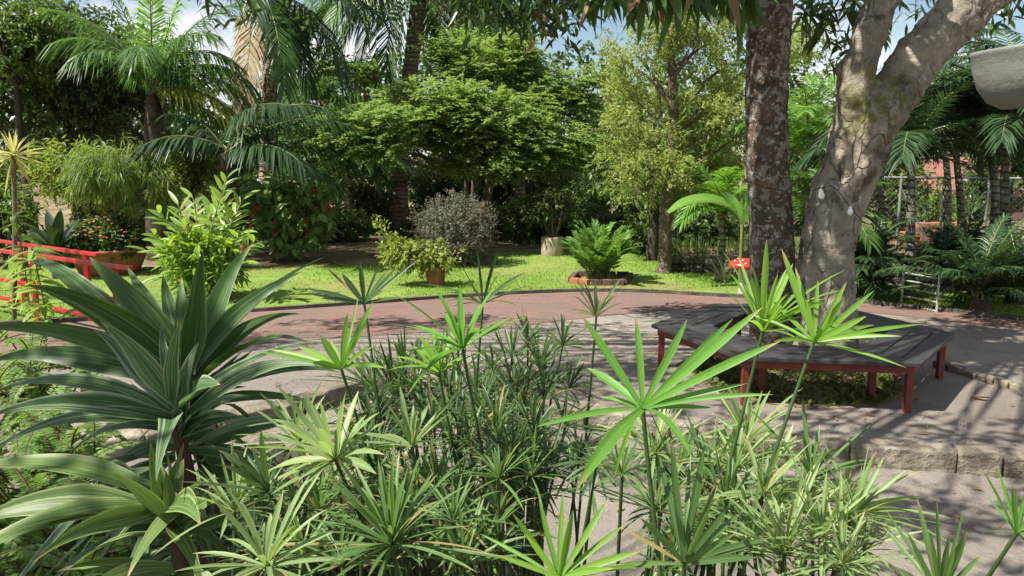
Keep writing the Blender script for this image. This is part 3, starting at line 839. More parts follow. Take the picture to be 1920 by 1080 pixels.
part('foliage', a, MAT['euph_leaf'], t); part('blossoms', fl, MAT['petal'], t); part('pale_blossoms', fl2, MAT['petal_pale'], t)

# sapling with fine drooping leaves standing in the bowl
MAT['fine_leaf'] = leaf_mat('fine pale green needles', (.07, .12, .03), (.22, .31, .075), 0.4, 0.5, 0.3)
s = thing('sapling', 'slim sapling with fine drooping grey-green leaves rising out of the flower bowl', 'tree', (c[0] + .1, c[1] + .1, 0.42))
a = Acc(); wd = Acc()
top = P(222, 285, Yb)
tr_ = Acc(); tube(tr_, spline([(c[0] + .1, c[1] + .1, 0.40), P(217, 380, Yb), top], 12), np.linspace(.035, .015, 12), 8)
rs = np.random.RandomState(52)
crown(a, [(P(225, 300, Yb), (.62, .6, .35)), (P(270, 340, Yb), (.5, .5, .4)), (P(180, 320, Yb), (.45, .5, .3)), (P(300, 370, Yb), (.3, .35, .3))], 420, 14, 0.22, 0.26, 0.018, rs, grav=.9, gap=-.3, wood=wd, hub=P(218, 350, Yb), droop=.25)
part('trunk', tr_, MAT['wood'], s); part('branches', wd, MAT['wood'], s); part('crown', a, MAT['fine_leaf'], s)

# terracotta bucket with a trailing plant
c = G(817, 537); Yp = c[1]; r0 = M(20, Yp)
t = thing('flower_pot', 'small round terracotta pot on the sunlit lawn with a trailing yellow-green plant', 'pot', c)
pot(t, c, [(0.001, 0.0), (r0 * .74, 0.0), (r0 * .78, .02), (r0 * .98, .28), (r0 * 1.08, .285), (r0 * 1.10, .36), (r0 * 1.0, .365), (r0 * .95, .30), (r0 * .92, .26)], MAT['terracotta'], r0 * .95, .30)
MAT['trail_leaf'] = leaf_mat('yellow-green leaves', (.10, .16, .03), (.30, .36, .08), 0.4, 0.5, 0.3)
a = Acc(); wd = Acc(); rs = np.random.RandomState(53)
crown(a, [(c + [0, 0, .45], (.32, .3, .18)), (P(770, 480, Yp), (.42, .3, .2)), (P(830, 480, Yp), (.25, .25, .2)), (P(735, 462, Yp), (.22, .2, .14))], 260, 11, .14, .085, .04, rs, gap=-.4, wood=wd, hub=c + [0, 0, .36])
br = spline([c + [0, 0, .34], P(780, 468, Yp), P(740, 455, Yp), P(716, 428, Yp), P(704, 412, Yp)], 30)
tube(wd, br, np.linspace(.012, .004, 30), 5)
q = br[8:]; q = np.repeat(q, 5, 0) + rs.randn(len(q) * 5, 3) * .05
cards(a, q, rs.randn(len(q), 3), rs.randn(len(q), 3) * .5 + [0, 0, 1], .09, .045, rs=rs)
part('stems', wd, MAT['wood'], t); part('foliage', a, MAT['trail_leaf'], t)

# concrete ring planter
c = G(1035, 479); Yc = c[1]; r0 = M(21, Yc)
t = thing('concrete_planter', 'pale round concrete planter with a sparse shrub beside the fern bush', 'planter', c)
pot(t, c, [(0.001, 0), (r0 * .97, 0.0), (r0, .02), (r0, .40), (r0 * .97, .42), (r0 * .86, .42), (r0 * .84, .34)], MAT['concrete'], r0 * .86, .37)
MAT['dull_leaf'] = leaf_mat('dull green leaves', (.035, .065, .018), (.11, .17, .05), 0.35, 0.5, 0.3)
a = Acc(); wd = Acc(); rs = np.random.RandomState(54)
for k in range(6):
    an = k + rs.rand(); e = c + [0.35 * math.cos(an), 0.3 * math.sin(an), 1.05 + .25 * rs.rand()]
    tube(wd, spline([c + [0.05 * math.cos(an), .05 * math.sin(an), .36], c + [0.22 * math.cos(an), .2 * math.sin(an), .72], e], 8), np.linspace(.022, .01, 8), 6)
crown(a, [(c + [-.05, 0, 1.15], (.5, .45, .3)), (c + [-.4, 0, 1.0], (.3, .3, .2)), (c + [.3, 0, .95], (.28, .3, .2))], 210, 10, .16, .12, .045, rs, gap=-.15, wood=wd, hub=c + [0, 0, .7])
part('stems', wd, MAT['wood'], t); part('foliage', a, MAT['dull_leaf'], t)

# grey ball bush
c = G(858, 497); Yg = c[1]
t = thing('grey_bush', 'rounded silvery grey-purple bush behind the small terracotta pot', 'shrub', c)
MAT['grey_leaf'] = leaf_mat('silvery leaves', (.075, .08, .062), (.19, .18, .16), 0.3, 0.6, 0.3, odd=((.36, .20, .18), .90))
a = Acc(); wd = Acc(); rs = np.random.RandomState(55)
cb = P(852, 432, Yg); rb = M(76, Yg)
crown(a, [(cb, (rb, rb * .9, rb * .86)), (P(830, 470, Yg), (rb * .6, rb * .6, rb * .35))], 900, 13, .17, .07, .028, rs, shell=.35, gap=-.6, grav=.0, up=.2)
for k in range(60):
    d = unit(rs, 1)[0]; d[2] = abs(d[2]) * .9 - .1
    tube(wd, spline([c + [0, 0, .2], cb + d * rb * .5, cb + d * rb * (1.0 + .3 * rs.rand())], 6), np.linspace(.014, .003, 6), 4)
tube(wd, [c, c + [0, 0, .4]], .05, 8)
part('twigs', wd, MAT['wood'], t); part('foliage', a, MAT['grey_leaf'], t)
a = Acc(); cbx = G(912, 497)
box(a, cbx + [0, .1, .09], (.42, .4, .18), .15)
bevel(solo('brick_block', a, MAT['dark_stone'], cbx, False, 'low dark block on the grass right of the grey bush', 'block'), .01)

# fern bush with brick border
c = G(1128, 530); Yf = c[1]
t = thing('fern_bush', 'bright green bushy fern with arching fronds inside a small brick border', 'fern', c + [0, .15, 0])
MAT['fern'] = leaf_mat('fern green', (.055, .14, .025), (.17, .32, .07), 0.4, 0.45, 0.35)
rs = np.random.RandomState(56); a = Acc(); wd = Acc()
for k in range(96):
    az = rs.rand() * 360; el = rs.uniform(50, 89)
    frond(a, wd, c + [rs.randn() * .10, .15 + rs.randn() * .09, 0.05], az, el, rs.uniform(15, 60), rs.uniform(.6, 1.08), 22, .17, .034, (62, 35), .15, rs, .25, .005, .1)
part('stalks', wd, MAT['frond_stalk'], t); part('fronds', a, MAT['fern'], t)
t = thing('brick_border', 'square border of bricks round the foot of the fern bush, its left bricks orange', 'edging', c)
MAT['old_brick'] = plain_mat('dark old brick', (.07, .05, .04), (.15, .105, .08), 8, .85, .2, .01, 30)
for nm, segs, mt in (('orange_bricks', [(1070, 532, 1104, 536)], MAT['terracotta']), ('dark_bricks', [(1108, 536, 1170, 536), (1170, 535, 1182, 522), (1070, 531, 1080, 520), (1082, 519, 1180, 521)], MAT['old_brick'])):
    a = Acc()
    for x0, y0, x1, y1 in segs:
        A, B = G(x0, y0), G(x1, y1); L_ = np.linalg.norm(B - A); m = max(1, round(L_ / .22))
        for k in range(m):
            beam(a, A + (B - A) * (k + .03) / m + [0, 0, .05], A + (B - A) * (k + .97) / m + [0, 0, .05], .10, .12)
    bevel(part(nm, a, mt, t, False), .008)

# variegated ginger
c = G(388, 560); Yv = c[1]
t = thing('ginger_plant', 'tall yellow-green shell ginger with striped leaves on the lawn left of the path', 'plant', c)
MAT['ginger'] = leaf_mat('yellow-green striped leaves', (.075, .19, .018), (.22, .36, .03), 0.45, 0.38, 0.45, ((.50, .52, .20), .55, .65))
MAT['ginger_flower'] = leaf_mat('pink flower spikes', (.55, .16, .12), (.65, .30, .22), 0.3, 0.5, 0.3, tcol=(.6, .2, .15))
rs = np.random.RandomState(57); a = Acc(); wd = Acc(); fl = Acc()
tops = [(425, 335), (362, 372), (300, 400), (335, 385), (395, 392), (455, 375), (440, 400), (290, 440), (275, 470), (310, 470), (345, 430), (375, 440), (410, 430), (450, 440), (475, 455), (330, 500), (300, 520), (350, 490), (395, 480), (430, 480), (462, 490), (370, 520), (410, 520), (440, 520), (325, 455), (385, 410), (418, 360)]
for x, y in tops:
    e = P(x, y, Yv + rs.randn() * .28)
    b0 = c + [rs.randn() * .16, rs.randn() * .16, 0]
    m = (b0 + e) / 2 + [0, 0, .18]
    sp = spline([b0, m, e], 24)
    tube(wd, sp, np.linspace(.012, .006, 24), 5)
    nl = int(7 + 6 * np.linalg.norm(e - b0))
    for j, u in enumerate(np.linspace(.28, 1, nl)):
        p = sp[int(u * 23)]; tg = nrmz(sp[min(23, int(u * 23) + 1)] - sp[max(0, int(u * 23) - 1)])
        sd = nrmz(np.array([math.cos(rs.rand() * .8), .5 * rs.randn(), 0])) * (1 if j % 2 else -1)
        d = nrmz(tg * (.35 + .6 * u) + sd * (1.1 - .5 * u))
        strips(a, [p], [d], [[.2 * rs.randn(), -.5, .9]], .26 + .14 * rs.rand(), .06 + .02 * rs.rand(), 6, 'lance', .25 * rs.rand() + .08, .12, None, rs)
crown(a, [(c + [0, -.1, .62], (.55, .4, .45))], 170, 8, .16, .2, .045, rs, gap=-.6, shell=.1)
for x, y in ((347, 415), (330, 440), (455, 455)):
    p = P(x, y, Yv - .3)
    n = 26
    strips(fl, p + np.column_stack([rs.randn(n) * .012, rs.randn(n) * .012, -rs.rand(n) * .16]), rs.randn(n, 3) * .6 + [0, 0, -.8], rs.randn(n, 3), .05, .03, 3, 'ovate', 0, .2, None, rs)
part('stems', wd, MAT['frond_stalk'], t); part('leaves', a, MAT['ginger'], t); part('flower_spikes', fl, MAT['ginger_flower'], t)

# chenille plant with red tassels
c = G(545, 490); Yh = c[1]
t = thing('chenille_shrub', 'broad-leaved shrub hung with long red tassels at the back of the lawn', 'shrub', c)
MAT['broad'] = leaf_mat('broad leaves', (.075, .14, .035), (.20, .31, .085), 0.4, 0.4, 0.4, ((.45, .48, .28), .8, .45))
MAT['tassel'] = leaf_mat('red tassels', (.32, .02, .02), (.50, .05, .03), 0.2, 0.6, 0.2, tcol=(.5, .05, .03))
rs = np.random.RandomState(58); a = Acc(); wd = Acc(); fl = Acc()
n = 330
lob = [(545, 345, 62, 28), (500, 365, 45, 35), (590, 355, 42, 35), (545, 395, 70, 40), (580, 420, 45, 40), (500, 420, 38, 40), (620, 350, 20, 20), (545, 450, 40, 25)]
for x, y, rx, ry in lob:
    k = int(n * rx * ry / 9000) + 8
    dd = unit(rs, k) * (.35 + .65 * rs.rand(k))[:, None]
    b = P(x, y, Yh) + dd * [M(rx, Yh), .6, M(ry, Yh)]
    b = np.repeat(b, 3, 0) + rs.randn(k * 3, 3) * .07
    d = nrmz(rs.randn(len(b), 3) * [1, 1, .3] + [0, -.3, -.55])
    strips(a, b, d, rs.randn(len(b), 3) * .3 + [0, -.5, 1], .17 + .10 * rs.rand(len(b)), .10 + .05 * rs.rand(len(b)), 5, 'ovate', .15, .08, None, rs)
    tube(wd, spline([c + rs.randn(3) * [.1, .1, 0], (c + P(x, y, Yh)) / 2 + [0, 0, .2], P(x, y, Yh)], 9), np.linspace(.025, .008, 9), 6)
for x, y, l in ((468, 395, .3), (513, 412, .32), (575, 405, .42), (560, 345, .16), (590, 350, .16), (480, 380, .2), (615, 380, .2)):
    p = P(x, y, Yh - .45)
    m = 80; fl = Acc()
    strips(fl, p + np.column_stack([rs.randn(m) * .008, rs.randn(m) * .008, -rs.rand(m) * l]), rs.randn(m, 3) * [1, 1, .3] + [0, 0, -.4], rs.randn(m, 3), .05, .02, 3, 'lance', .3, .1, None, rs)
    part('tassel', fl, MAT['tassel'], t)
part('stems', wd, MAT['wood'], t); part('leaves', a, MAT['broad'], t)

# toadstool ornament
c = G(1394, 556); Yt = c[1]
t = thing('mushroom_ornament', 'red capped toadstool garden ornament with pale stem left of the lichen trunk', 'ornament', c)
MAT['cap_red'] = plain_mat('glossy red cap', (.55, .02, .015), (.62, .035, .025), 6, .3, .5)
MAT['cream'] = plain_mat('cream paint', (.34, .32, .25), (.50, .47, .38), 6, .6, .3)
a = Acc(); lathe(a, c, [(.001, 0), (.10, 0), (.085, .08), (.065, .25), (.07, .40), (.10, .46), (.14, .47)], 24); part('stem', a, MAT['cream'], t)
a = Acc(); lathe(a, c, [(.001, .44), (.16, .45), (.23, .465), (.255, .485), (.25, .52), (.20, .565), (.11, .595), (.001, .605)], 30); part('cap', a, MAT['cap_red'], t)
a = Acc()
for az, u in ((-1.3, .16), (-2.1, .12), (-.5, .15), (-1.8, .19), (-.9, .19), (-2.8, .16), (.6, .12), (2, .14)):
    u *= 1.15; z = np.interp(u, [.11, .20, .25], [.595, .565, .52])
    blob(a, c + [u * math.cos(az), u * math.sin(az), z], (.022, .022, .018), rng, 10, .02)
part('spots', a, MAT['cream'], t)

# hanging concrete bowl, top right
Yb2 = 2.6
t = thing('hanging_bowl', 'grey weathered concrete bowl hanging in the top right corner', 'hanging planter', P(1935, 130, Yb2))
c = P(1935, 150, Yb2); r0 = M(96, Yb2)
tl = 0.12; R_ = np.array([[math.cos(tl), 0, -math.sin(tl)], [0, 1, 0], [math.sin(tl), 0, math.cos(tl)]])
a = Acc(); k = M(1, Yb2)
lathe(a, c, [(.001, -50 * k), (48 * k, -47 * k), (72 * k, -32 * k), (88 * k, -5 * k), (95 * k, 28 * k), (97 * k, 54 * k), (99 * k, 58 * k), (97 * k, 62 * k), (90 * k, 60 * k), (86 * k, 30 * k), (60 * k, 10 * k), (.001, 0)], 44, tilt=R_)
part('bowl', a, MAT['old_concrete'], t)
a = Acc()
for an in (0.5, 2.6, 4.7):
    p = c + R_ @ np.array([93 * k * math.cos(an), 93 * k * math.sin(an), 58 * k])
    tube(a, [p, c + [0.02, 0, .75]], .003, 5)
part('hanger_wires', a, MAT['dark_wood'], t)

# low stones behind, dry strap plant
t = thing('stone_wall', 'low dry wall of dark rounded stones at the right end of the lawn', 'wall', G(1295, 510))
a = Acc(); rs = np.random.RandomState(61)
for x in np.arange(1252, 1440, 13):
    for row in range(2):
        p = G(x + rs.randn() * 3, 510 + (x - 1252) * .05) + [0, rs.rand() * .15, .07 + row * .13]
        blob(a, p, (.10 + .03 * rs.rand(), .10, .075 + .02 * rs.rand()), rs, 12, .2)
part('stones', a, MAT['dark_stone'], t)
c = G(1358, 530)
MAT['dry_strap'] = leaf_mat('pale dry strap leaves', (.22, .24, .13), (.42, .42, .30), .3, .5, .3)
t = thing('strap_plant', 'sparse plant with pale stiff strap leaves left of the red toadstool', 'plant', c)
a = Acc(); rs = np.random.RandomState(62)
for x, y in ((1322, 472), (1330, 500), (1340, 470), (1352, 480), (1362, 478), (1318, 505), (1375, 500), (1335, 520)):
    e = P(x, y, c[1] + rs.randn() * .15); b = c + [rs.randn() * .04, rs.randn() * .04, .02]
    strips(a, [b], [e - b + [0, 0, .06]], [[0, -.6, .6]], np.linalg.norm(e - b) * 1.05, .035, 8, 'strap', .12, .2, None, rs)
part('leaves', a, MAT['dry_strap'], t)

# ------------------------------------------------------------------ palms
MAT['palm'] = leaf_mat('palm leaflets', (.03, .085, .018), (.10, .20, .045), .35, .4, .45)
MAT['palm_bright'] = leaf_mat('bright palm leaflets', (.07, .18, .02), (.18, .34, .06), .45, .4, .45)
MAT['palm_dark'] = leaf_mat('dark palm leaflets', (.014, .04, .014), (.05, .105, .04), .28, .38, .5)
MAT['palm_yellow'] = leaf_mat('yellowing palm leaflets', (.14, .20, .03), (.32, .36, .08), .45, .45, .4)
MAT['palm_dead'] = leaf_mat('dead brown palm leaflets', (.24, .18, .11), (.46, .38, .26), .25, .6, .2)
def ring_bark(name, c1, c2):
    m, N, Lk = new_mat(name)
    v = objco(N)
    c = mixc(N, Lk, ramp(N, Lk, noise(N, Lk, v, 3, 7, .7), .36, .66), c1, c2)
    wv = N.new('ShaderNodeTexWave'); wv.bands_direction = 'Z'; wv.inputs['Scale'].default_value = 2.6; wv.inputs['Distortion'].default_value = 3.5; wv.inputs['Detail'].default_value = 3
    Lk.new(v, wv.inputs['Vector'])
    rg = ramp(N, Lk, wv.outputs['Fac'], .22, .0)
    c = mixc(N, Lk, mth(N, Lk, 'MULTIPLY', rg, .6), c, (c1[0] * .4, c1[1] * .4, c1[2] * .4))
    output(N, Lk, principled(N, Lk, c, .85, .2, bump(N, Lk, mth(N, Lk, 'SUBTRACT', noise(N, Lk, v, 18, 5, .7), rg), .03)))
    return m
MAT['coco_bark'] = ring_bark('ringed coconut trunk', (.20, .14, .10), (.42, .33, .26))
MAT['cane'] = ring_bark('ringed green-grey cane', (.09, .09, .06), (.24, .24, .18))

def palm(name, label, base, path, radii, fronds, leafm, group=None, bark='coco_bark', rs=None, dead=(), **kw):
    """fronds: (az, el, arch, L[, material key])"""
    t = thing(name, label, 'palm', base, group)
    a = Acc(); s = spline(path, 26); tube(a, s, np.interp(np.linspace(0, 1, 26), np.linspace(0, 1, len(radii)), radii), 16, .05, rs=rs)
    part('trunk', a, MAT[bark], t)
    top = s[-1]
    for fr in fronds:
        a, wd = Acc(), Acc()
        az, el, arch, L = fr[:4]
        frond(a, wd, top + rs.randn(3) * .04, az, el, arch, L, rs=rs, **kw)
        f = part('frond', a, MAT[fr[4] if len(fr) > 4 else leafm], t)
        part('rachis', wd, MAT['frond_stalk'], f)
    return t

# coconut palm in the middle
rs = np.random.RandomState(71)
cb = G(748, 437); Yk = cb[1]
print('coconut Y', Yk)
fr = [(rs.uniform(0, 360), rs.uniform(-10, 60), rs.uniform(70, 110), rs.uniform(3.4, 4.4)) for _ in range(10)]
fr += [(rs.uniform(180, 360), rs.uniform(-35, 5), rs.uniform(40, 80), rs.uniform(3.6, 4.6)) for _ in range(9)] + [(190, -12, 60, 4.8), (178, -20, 55, 4.6), (205, -28, 45, 4.4), (3, -18, 60, 4.6), (-12, -28, 50, 4.4)]
fr += [(200, 5, 75, 4.2), (225, -5, 70, 4.0), (250, 10, 100, 4.2), (175, 0, 70, 4.0), (160, 15, 90, 4.3), (310, 0, 80, 3.6), (10, 0, 90, 4.2), (345, 5, 95, 3.8), (190, 20, 80, 4.4), (215, -20, 60, 3.6), (30, -5, 80, 3.6)]
fr += [(355, -15, 75, 4.2, 'palm_dead'), (335, -25, 65, 3.4, 'palm_dead'), (20, -20, 70, 3.8, 'palm_dead'), (320, -40, 48, 3.2, 'palm_dead')]
palm('coconut_palm', 'tall coconut palm with a slim ringed trunk rising behind the feathery tree', cb,
     [cb, P(748, 330, Yk), P(756, 230, Yk), P(772, 110, Yk), P(785, 0, Yk), P(790, -62, Yk)], [M(22, Yk), M(16, Yk), M(15, Yk), M(14, Yk), M(14, Yk), M(15, Yk)], fr, 'palm', rs=rs, nl=54, ll=.85, lw=.055, droop=.75)
# second palm with dead skirt, upper left-centre
c2 = P(498, 430, 19); c2[2] = 0
fr = [(rs.uniform(-110, 60), rs.uniform(0, 75), rs.uniform(60, 100), rs.uniform(3, 3.8)) for _ in range(10)]
fr += [(262, -58, 32, 3.0, 'palm_dead'), (238, -66, 24, 2.9, 'palm_dead'), (300, -30, 60, 3, 'palm'), (340, -20, 70, 3.2), (330, -40, 50, 2.6)]
palm('dead_skirt_palm', 'coconut palm with a long dead brown frond hanging against the blue sky', c2,
     [c2, P(500, 300, 19), P(506, 120, 19), P(500, 10, 19), P(492, -25, 19)], [.2, .17, .16, .17, .2], fr, 'palm_dark', rs=rs, nl=46, ll=.6, lw=.05, droop=.8)
# young palm at left with upright crown
c3 = P(300, 430, 17); c3[2] = 0
fr = [(95, 84, 22, 3.0, 'palm_bright'), (10, 76, 20, 3.0, 'palm_bright'), (175, 79, 24, 2.9, 'palm_bright'), (-60, 80, 25, 2.8, 'palm_bright'), (5, 68, 60, 2.9), (180, 66, 60, 2.6), (-20, 55, 95, 2.5), (10, 40, 105, 2.2), (-35, 62, 80, 2.5), (205, 66, 90, 2.2), (-15, 45, 100, 2.6), (-10, 15, 75, 2.2, 'palm_yellow'), (250, 55, 90, 2.1), (290, 60, 95, 2.2), (120, 50, 80, 2.4), (60, 50, 90, 2.4), (-8, -5, 55, 2.3)]
palm('young_palm', 'young palm at the left with upright bright fronds and a thick dark trunk', c3,
     [c3, P(302, 330, 17), P(296, 260, 17), P(288, 205, 17), P(286, 175, 17)], [.34, .30, .27, .16, .10], fr, 'palm', bark='dark_wood', rs=rs, nl=70, ll=.78, lw=.032, droop=.75, ang=(62, 18), lift=.1)
# low blue-green palm
c4 = P(430, 420, 15.5); c4[2] = 0
fr = [(165, 62, 70, 1.6), (12, 38, 60, 2.5), (-8, 52, 75, 2.4), (25, 20, 60, 2.6), (-30, 20, 60, 2.0), (200, 30, 80, 1.8), (90, 40, 70, 2.2), (330, 60, 80, 2.0), (140, 30, 70, 1.9), (0, 10, 60, 2.4), (55, 55, 70, 2.3)]
palm('low_palm', 'low dark blue-green palm with broad drooping fronds behind the chenille shrub', c4,
     [c4, P(428, 350, 15.5), P(425, 288, 15.5)], [.24, .2, .16], fr, 'palm_dark', bark='dark_wood', rs=rs, nl=50, ll=.62, lw=.05, droop=.9)
# shade palms beside the coconut
for x, y, Yq, lab in ((650, 330, 22, 'drooping palm in the shade left of the coconut trunk'), (975, 300, 23, 'drooping palm in the shade under the right side of the feathery tree'), (600, 200, 26, 'small palm against the sky left of the coconut trunk')):
    cc = P(x, y, Yq); b = cc.copy(); b[2] = 0
    fr = [(rs.uniform(180, 360), rs.uniform(20, 80), rs.uniform(60, 110), rs.uniform(2.0, 2.9)) for _ in range(8)] + [(rs.uniform(0, 180), rs.uniform(30, 80), 80, 2.4) for _ in range(4)] + [(5, 30, 80, 2.4), (175, 30, 80, 2.4)]
    palm('drooping_palm', lab, b, [b, (b + cc) / 2, cc], [.2, .16, .14], fr, 'palm', 'drooping palms round the coconut', rs=rs, nl=44, ll=.6, lw=.05, droop=.8)
# bright palm seen between and left of the trunks
for x, y, Yq, lab, L, lm in ((1352, 405, 14, 'pale green palm with a thin stem just left of the lichen trunk', 1.1, 'palm_bright'), (1512, 300, 15, 'bright green palm seen between the two big trunks', 2.0, 'palm_bright'), (1535, 420, 12.5, 'low palm with spread leaves between the two trunks', 1.1, 'palm')):
    cc = P(x, y, Yq); b = cc.copy(); b[2] = 0
    fr = [(rs.uniform(0, 360), rs.uniform(25, 85), rs.uniform(50, 100), L * rs.uniform(.8, 1.2)) for _ in range(15)]
    palm('feather_palm', lab, b, [b, (b + cc) / 2 + [.05, 0, 0], cc], [.07, .055, .05], fr, lm, 'bright palms behind the big trunks', bark='cane', rs=rs, nl=40, ll=.36 * L ** .5, lw=.03, droop=.4)
# arching broad leaf
cc = P(1392, 420, 13.2); b = cc.copy(); b[2] = 0
t = thing('broad_leaf_plant', 'plant with one long bright leaf arching over the stone wall', 'plant', b)
a = Acc(); wd = Acc()
tube(wd, spline([b, (b + cc) / 2, cc], 8), .03, 8)
sp = spline([cc, P(1372, 392, 13.2), P(1332, 378, 13.1), P(1288, 382, 13.0), P(1254, 400, 12.9)], 24)
tube(wd, sp, np.linspace(.018, .004, 24), 6)
tg = nrmz(np.gradient(sp, axis=0)); wdt = .17 * np.sin(np.pi * np.linspace(.04, .98, 24)) ** .6
up = np.cross(tg, [0, 1.0, 0]); up *= np.sign(up[:, 2:3]); vv = np.stack([sp + up * wdt[:, None] * .75 + [0, .12, 0], sp, sp - up * wdt[:, None] * .08 + np.array([0, -.3, 0]) * wdt[:, None]], 1)
i = (np.arange(23) * 3)[:, None] + np.arange(2)[None]
a.add(vv, np.stack([i, i + 1, i + 4, i + 3], -1), .8, np.tile([-1, 0, 1], 24), np.repeat(np.linspace(0, 1, 24), 3))
for az, el in ((60, 70), (140, 60), (10, 60)):
    strips(a, [cc], [[math.cos(math.radians(az)) * .5, math.sin(math.radians(az)) * .5, 1]], [[0, -1, .2]], 1.0, .22, 8, 'lance', .35, .1, .6)
part('stem', wd, MAT['frond_stalk'], t); part('leaves', a, MAT['palm_bright'], t)

# areca clump on the right: separate canes
cane_specs = [(1702, 560, 12.5, 300, 'dark cane palm left of the white gate'), (1800, 540, 14.5, 290, 'slender cane palm right of the white gate'), (1845, 545, 13.5, 240, 'cane palm with a pale ringed stem right of the slender one'),
              (1888, 550, 12.5, 260, 'cane palm nearest the right edge'), (1950, 560, 12, 200, 'cane palm cut off by the right edge'), (1770, 520, 17, 250, 'distant cane palm behind the white gate'), (1650, 520, 15, 330, 'short cane palm close right of the pale trunk')]
for x, y, Yq, yt, lab in cane_specs:
    b = P(x, y, Yq); b[2] = 0; cc = P(x + rs.randn() * 12, yt, Yq)
    fr = [(rs.uniform(0, 360), rs.uniform(30, 85), rs.uniform(70, 120), rs.uniform(1.5, 2.3)) for _ in range(15)]
    palm('cane_palm', lab, b, [b, (b + cc) / 2 + rs.randn(3) * .06, cc], [.085, .07, .055], fr, 'palm_dark', 'cane palms along the right fence', bark='cane', rs=rs, nl=44, ll=.5, lw=.036, droop=.45)
for x, y, Yq, lab, L in ((1835, 590, 11.0, 'dense dark palm bush by the right edge of the courtyard', 1.15), (1905, 570, 11.8, 'dark palm bush cut by the right edge of the view', 1.1), (1620, 560, 12.5, 'dark palm bush low behind the pale trunk', 1.1), (1775, 560, 13.5, 'small dark palm bush behind the white gate', 1.0)):
    b = G(x, y) if False else P(x, y, Yq); b[2] = 0
    fr = [(rs.uniform(0, 360), rs.uniform(20, 88), rs.uniform(30, 90), L * rs.uniform(.6, 1.25)) for _ in range(46)]
    palm('palm_bush', lab, b, [b, b + [0, 0, .12], b + [0, 0, .25]], [.16, .14, .1], fr, 'palm_dark', 'palm bushes along the right fence', bark='dark_wood', rs=rs, nl=34, ll=.30, lw=.026, droop=.5)

# yellow dracaena on a stem, far left
MAT['spiky'] = leaf_mat('cream-yellow spiky leaves', (.30, .32, .10), (.52, .50, .26), .4, .5, .3)
b = P(22, 560, 10.5); b[2] = 0; hd = P(25, 292, 10.5)
t = thing('yellow_dracaena', 'pale yellow spiky rosette on a thin stem at the left edge', 'plant', b)
wd = Acc(); tube(wd, spline([b, P(28, 420, 10.5), hd], 14), .03, 8); part('stem', wd, MAT['wood'], t)
a = Acc(); n = 46; rs = np.random.RandomState(73)
d = unit(rs, n); d[:, 2] = d[:, 2] * .7 + .3
strips(a, np.repeat(hd[None], n, 0), d, rs.randn(n, 3) * .3 + [0, 0, 1], .38 + .12 * rs.rand(n), .035, 6, 'strap', .15, .15, None, rs)
part('rosette', a, MAT['spiky'], t)
for x, y, Yq, lab in ((28, 455, 8.6, 'tall yellow-green leafy plant before the red handrail at the left edge'), (62, 520, 8.2, 'small yellow-green leafy plant under the red handrail')):
    b = P(x + 8, y, Yq); b[2] = 0; hd = P(x, y - 50, Yq)
    t = thing('leafy_plant', lab, 'plant', b)
    wd = Acc(); a = Acc(); sp = spline([b, (b + hd) / 2 + [.05, 0, 0], hd], 20)
    tube(wd, sp, np.linspace(.014, .006, 20), 6)
    n = 44; q = sp[rs.randint(6, 20, n)]
    strips(a, q, rs.randn(n, 3) * [1, 1, .35] + [0, 0, .25], rs.randn(n, 3) * .3 + [0, -.2, 1], .22 + .14 * rs.rand(n), .05 + .02 * rs.rand(n), 6, 'lance', .45, .12, None, rs)
    part('stem', wd, MAT['frond_stalk'], t); part('leaves', a, MAT['ginger'], t)
# dark big-leaf plant
c = P(100, 415, 14.2); c[2] = 0
t = thing('dark_bromeliad', 'dark rosette plant with broad pointed leaves left of the flower bowl', 'plant', c)
a = Acc(); n = 24
d = unit(rs, n); d[:, 2] = np.abs(d[:, 2]) * .8 + .35
strips(a, np.repeat((c + [0, 0, .5])[None], n, 0), d, rs.randn(n, 3) * .2 + [0, 0, 1], .75 + .3 * rs.rand(n), .19, 8, 'lance', .2, .12, None, rs)
wd = Acc(); tube(wd, [c, c + [0, 0, .55]], .1, 10); part('stem', wd, MAT['dark_wood'], t)
MAT['darkbroad'] = leaf_mat('near-black green leaves', (.012, .03, .012), (.03, .06, .025), .2, .35, .5)
part('rosette', a, MAT['darkbroad'], t)
MAT['rock'] = MAT['dark_stone']
a = Acc(); c = G(108, 500); blob(a, c + [0, 0, .3], (.55, .45, .42), np.random.RandomState(74), 26, .14)
solo('boulder', a, MAT['dark_stone'], c, label='grey boulder left of the flower bowl', cat='rock')

# ------------------------------------------------------------------ leafy trees
MAT['feather'] = leaf_mat('feathery green leaflets', (.09, .175, .042), (.24, .34, .10), .44, .45, .4, odd=((.42, .42, .16), .955))
MAT['airy'] = leaf_mat('pale yellow-green leaves', (.09, .15, .035), (.32, .38, .12), .48, .5, .3)
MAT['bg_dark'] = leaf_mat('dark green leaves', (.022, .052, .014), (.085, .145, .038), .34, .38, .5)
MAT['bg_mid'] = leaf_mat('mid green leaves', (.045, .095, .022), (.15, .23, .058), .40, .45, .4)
MAT['bg_light'] = leaf_mat('light yellow-green leaves', (.09, .15, .025), (.26, .34, .06), .42, .5, .3)

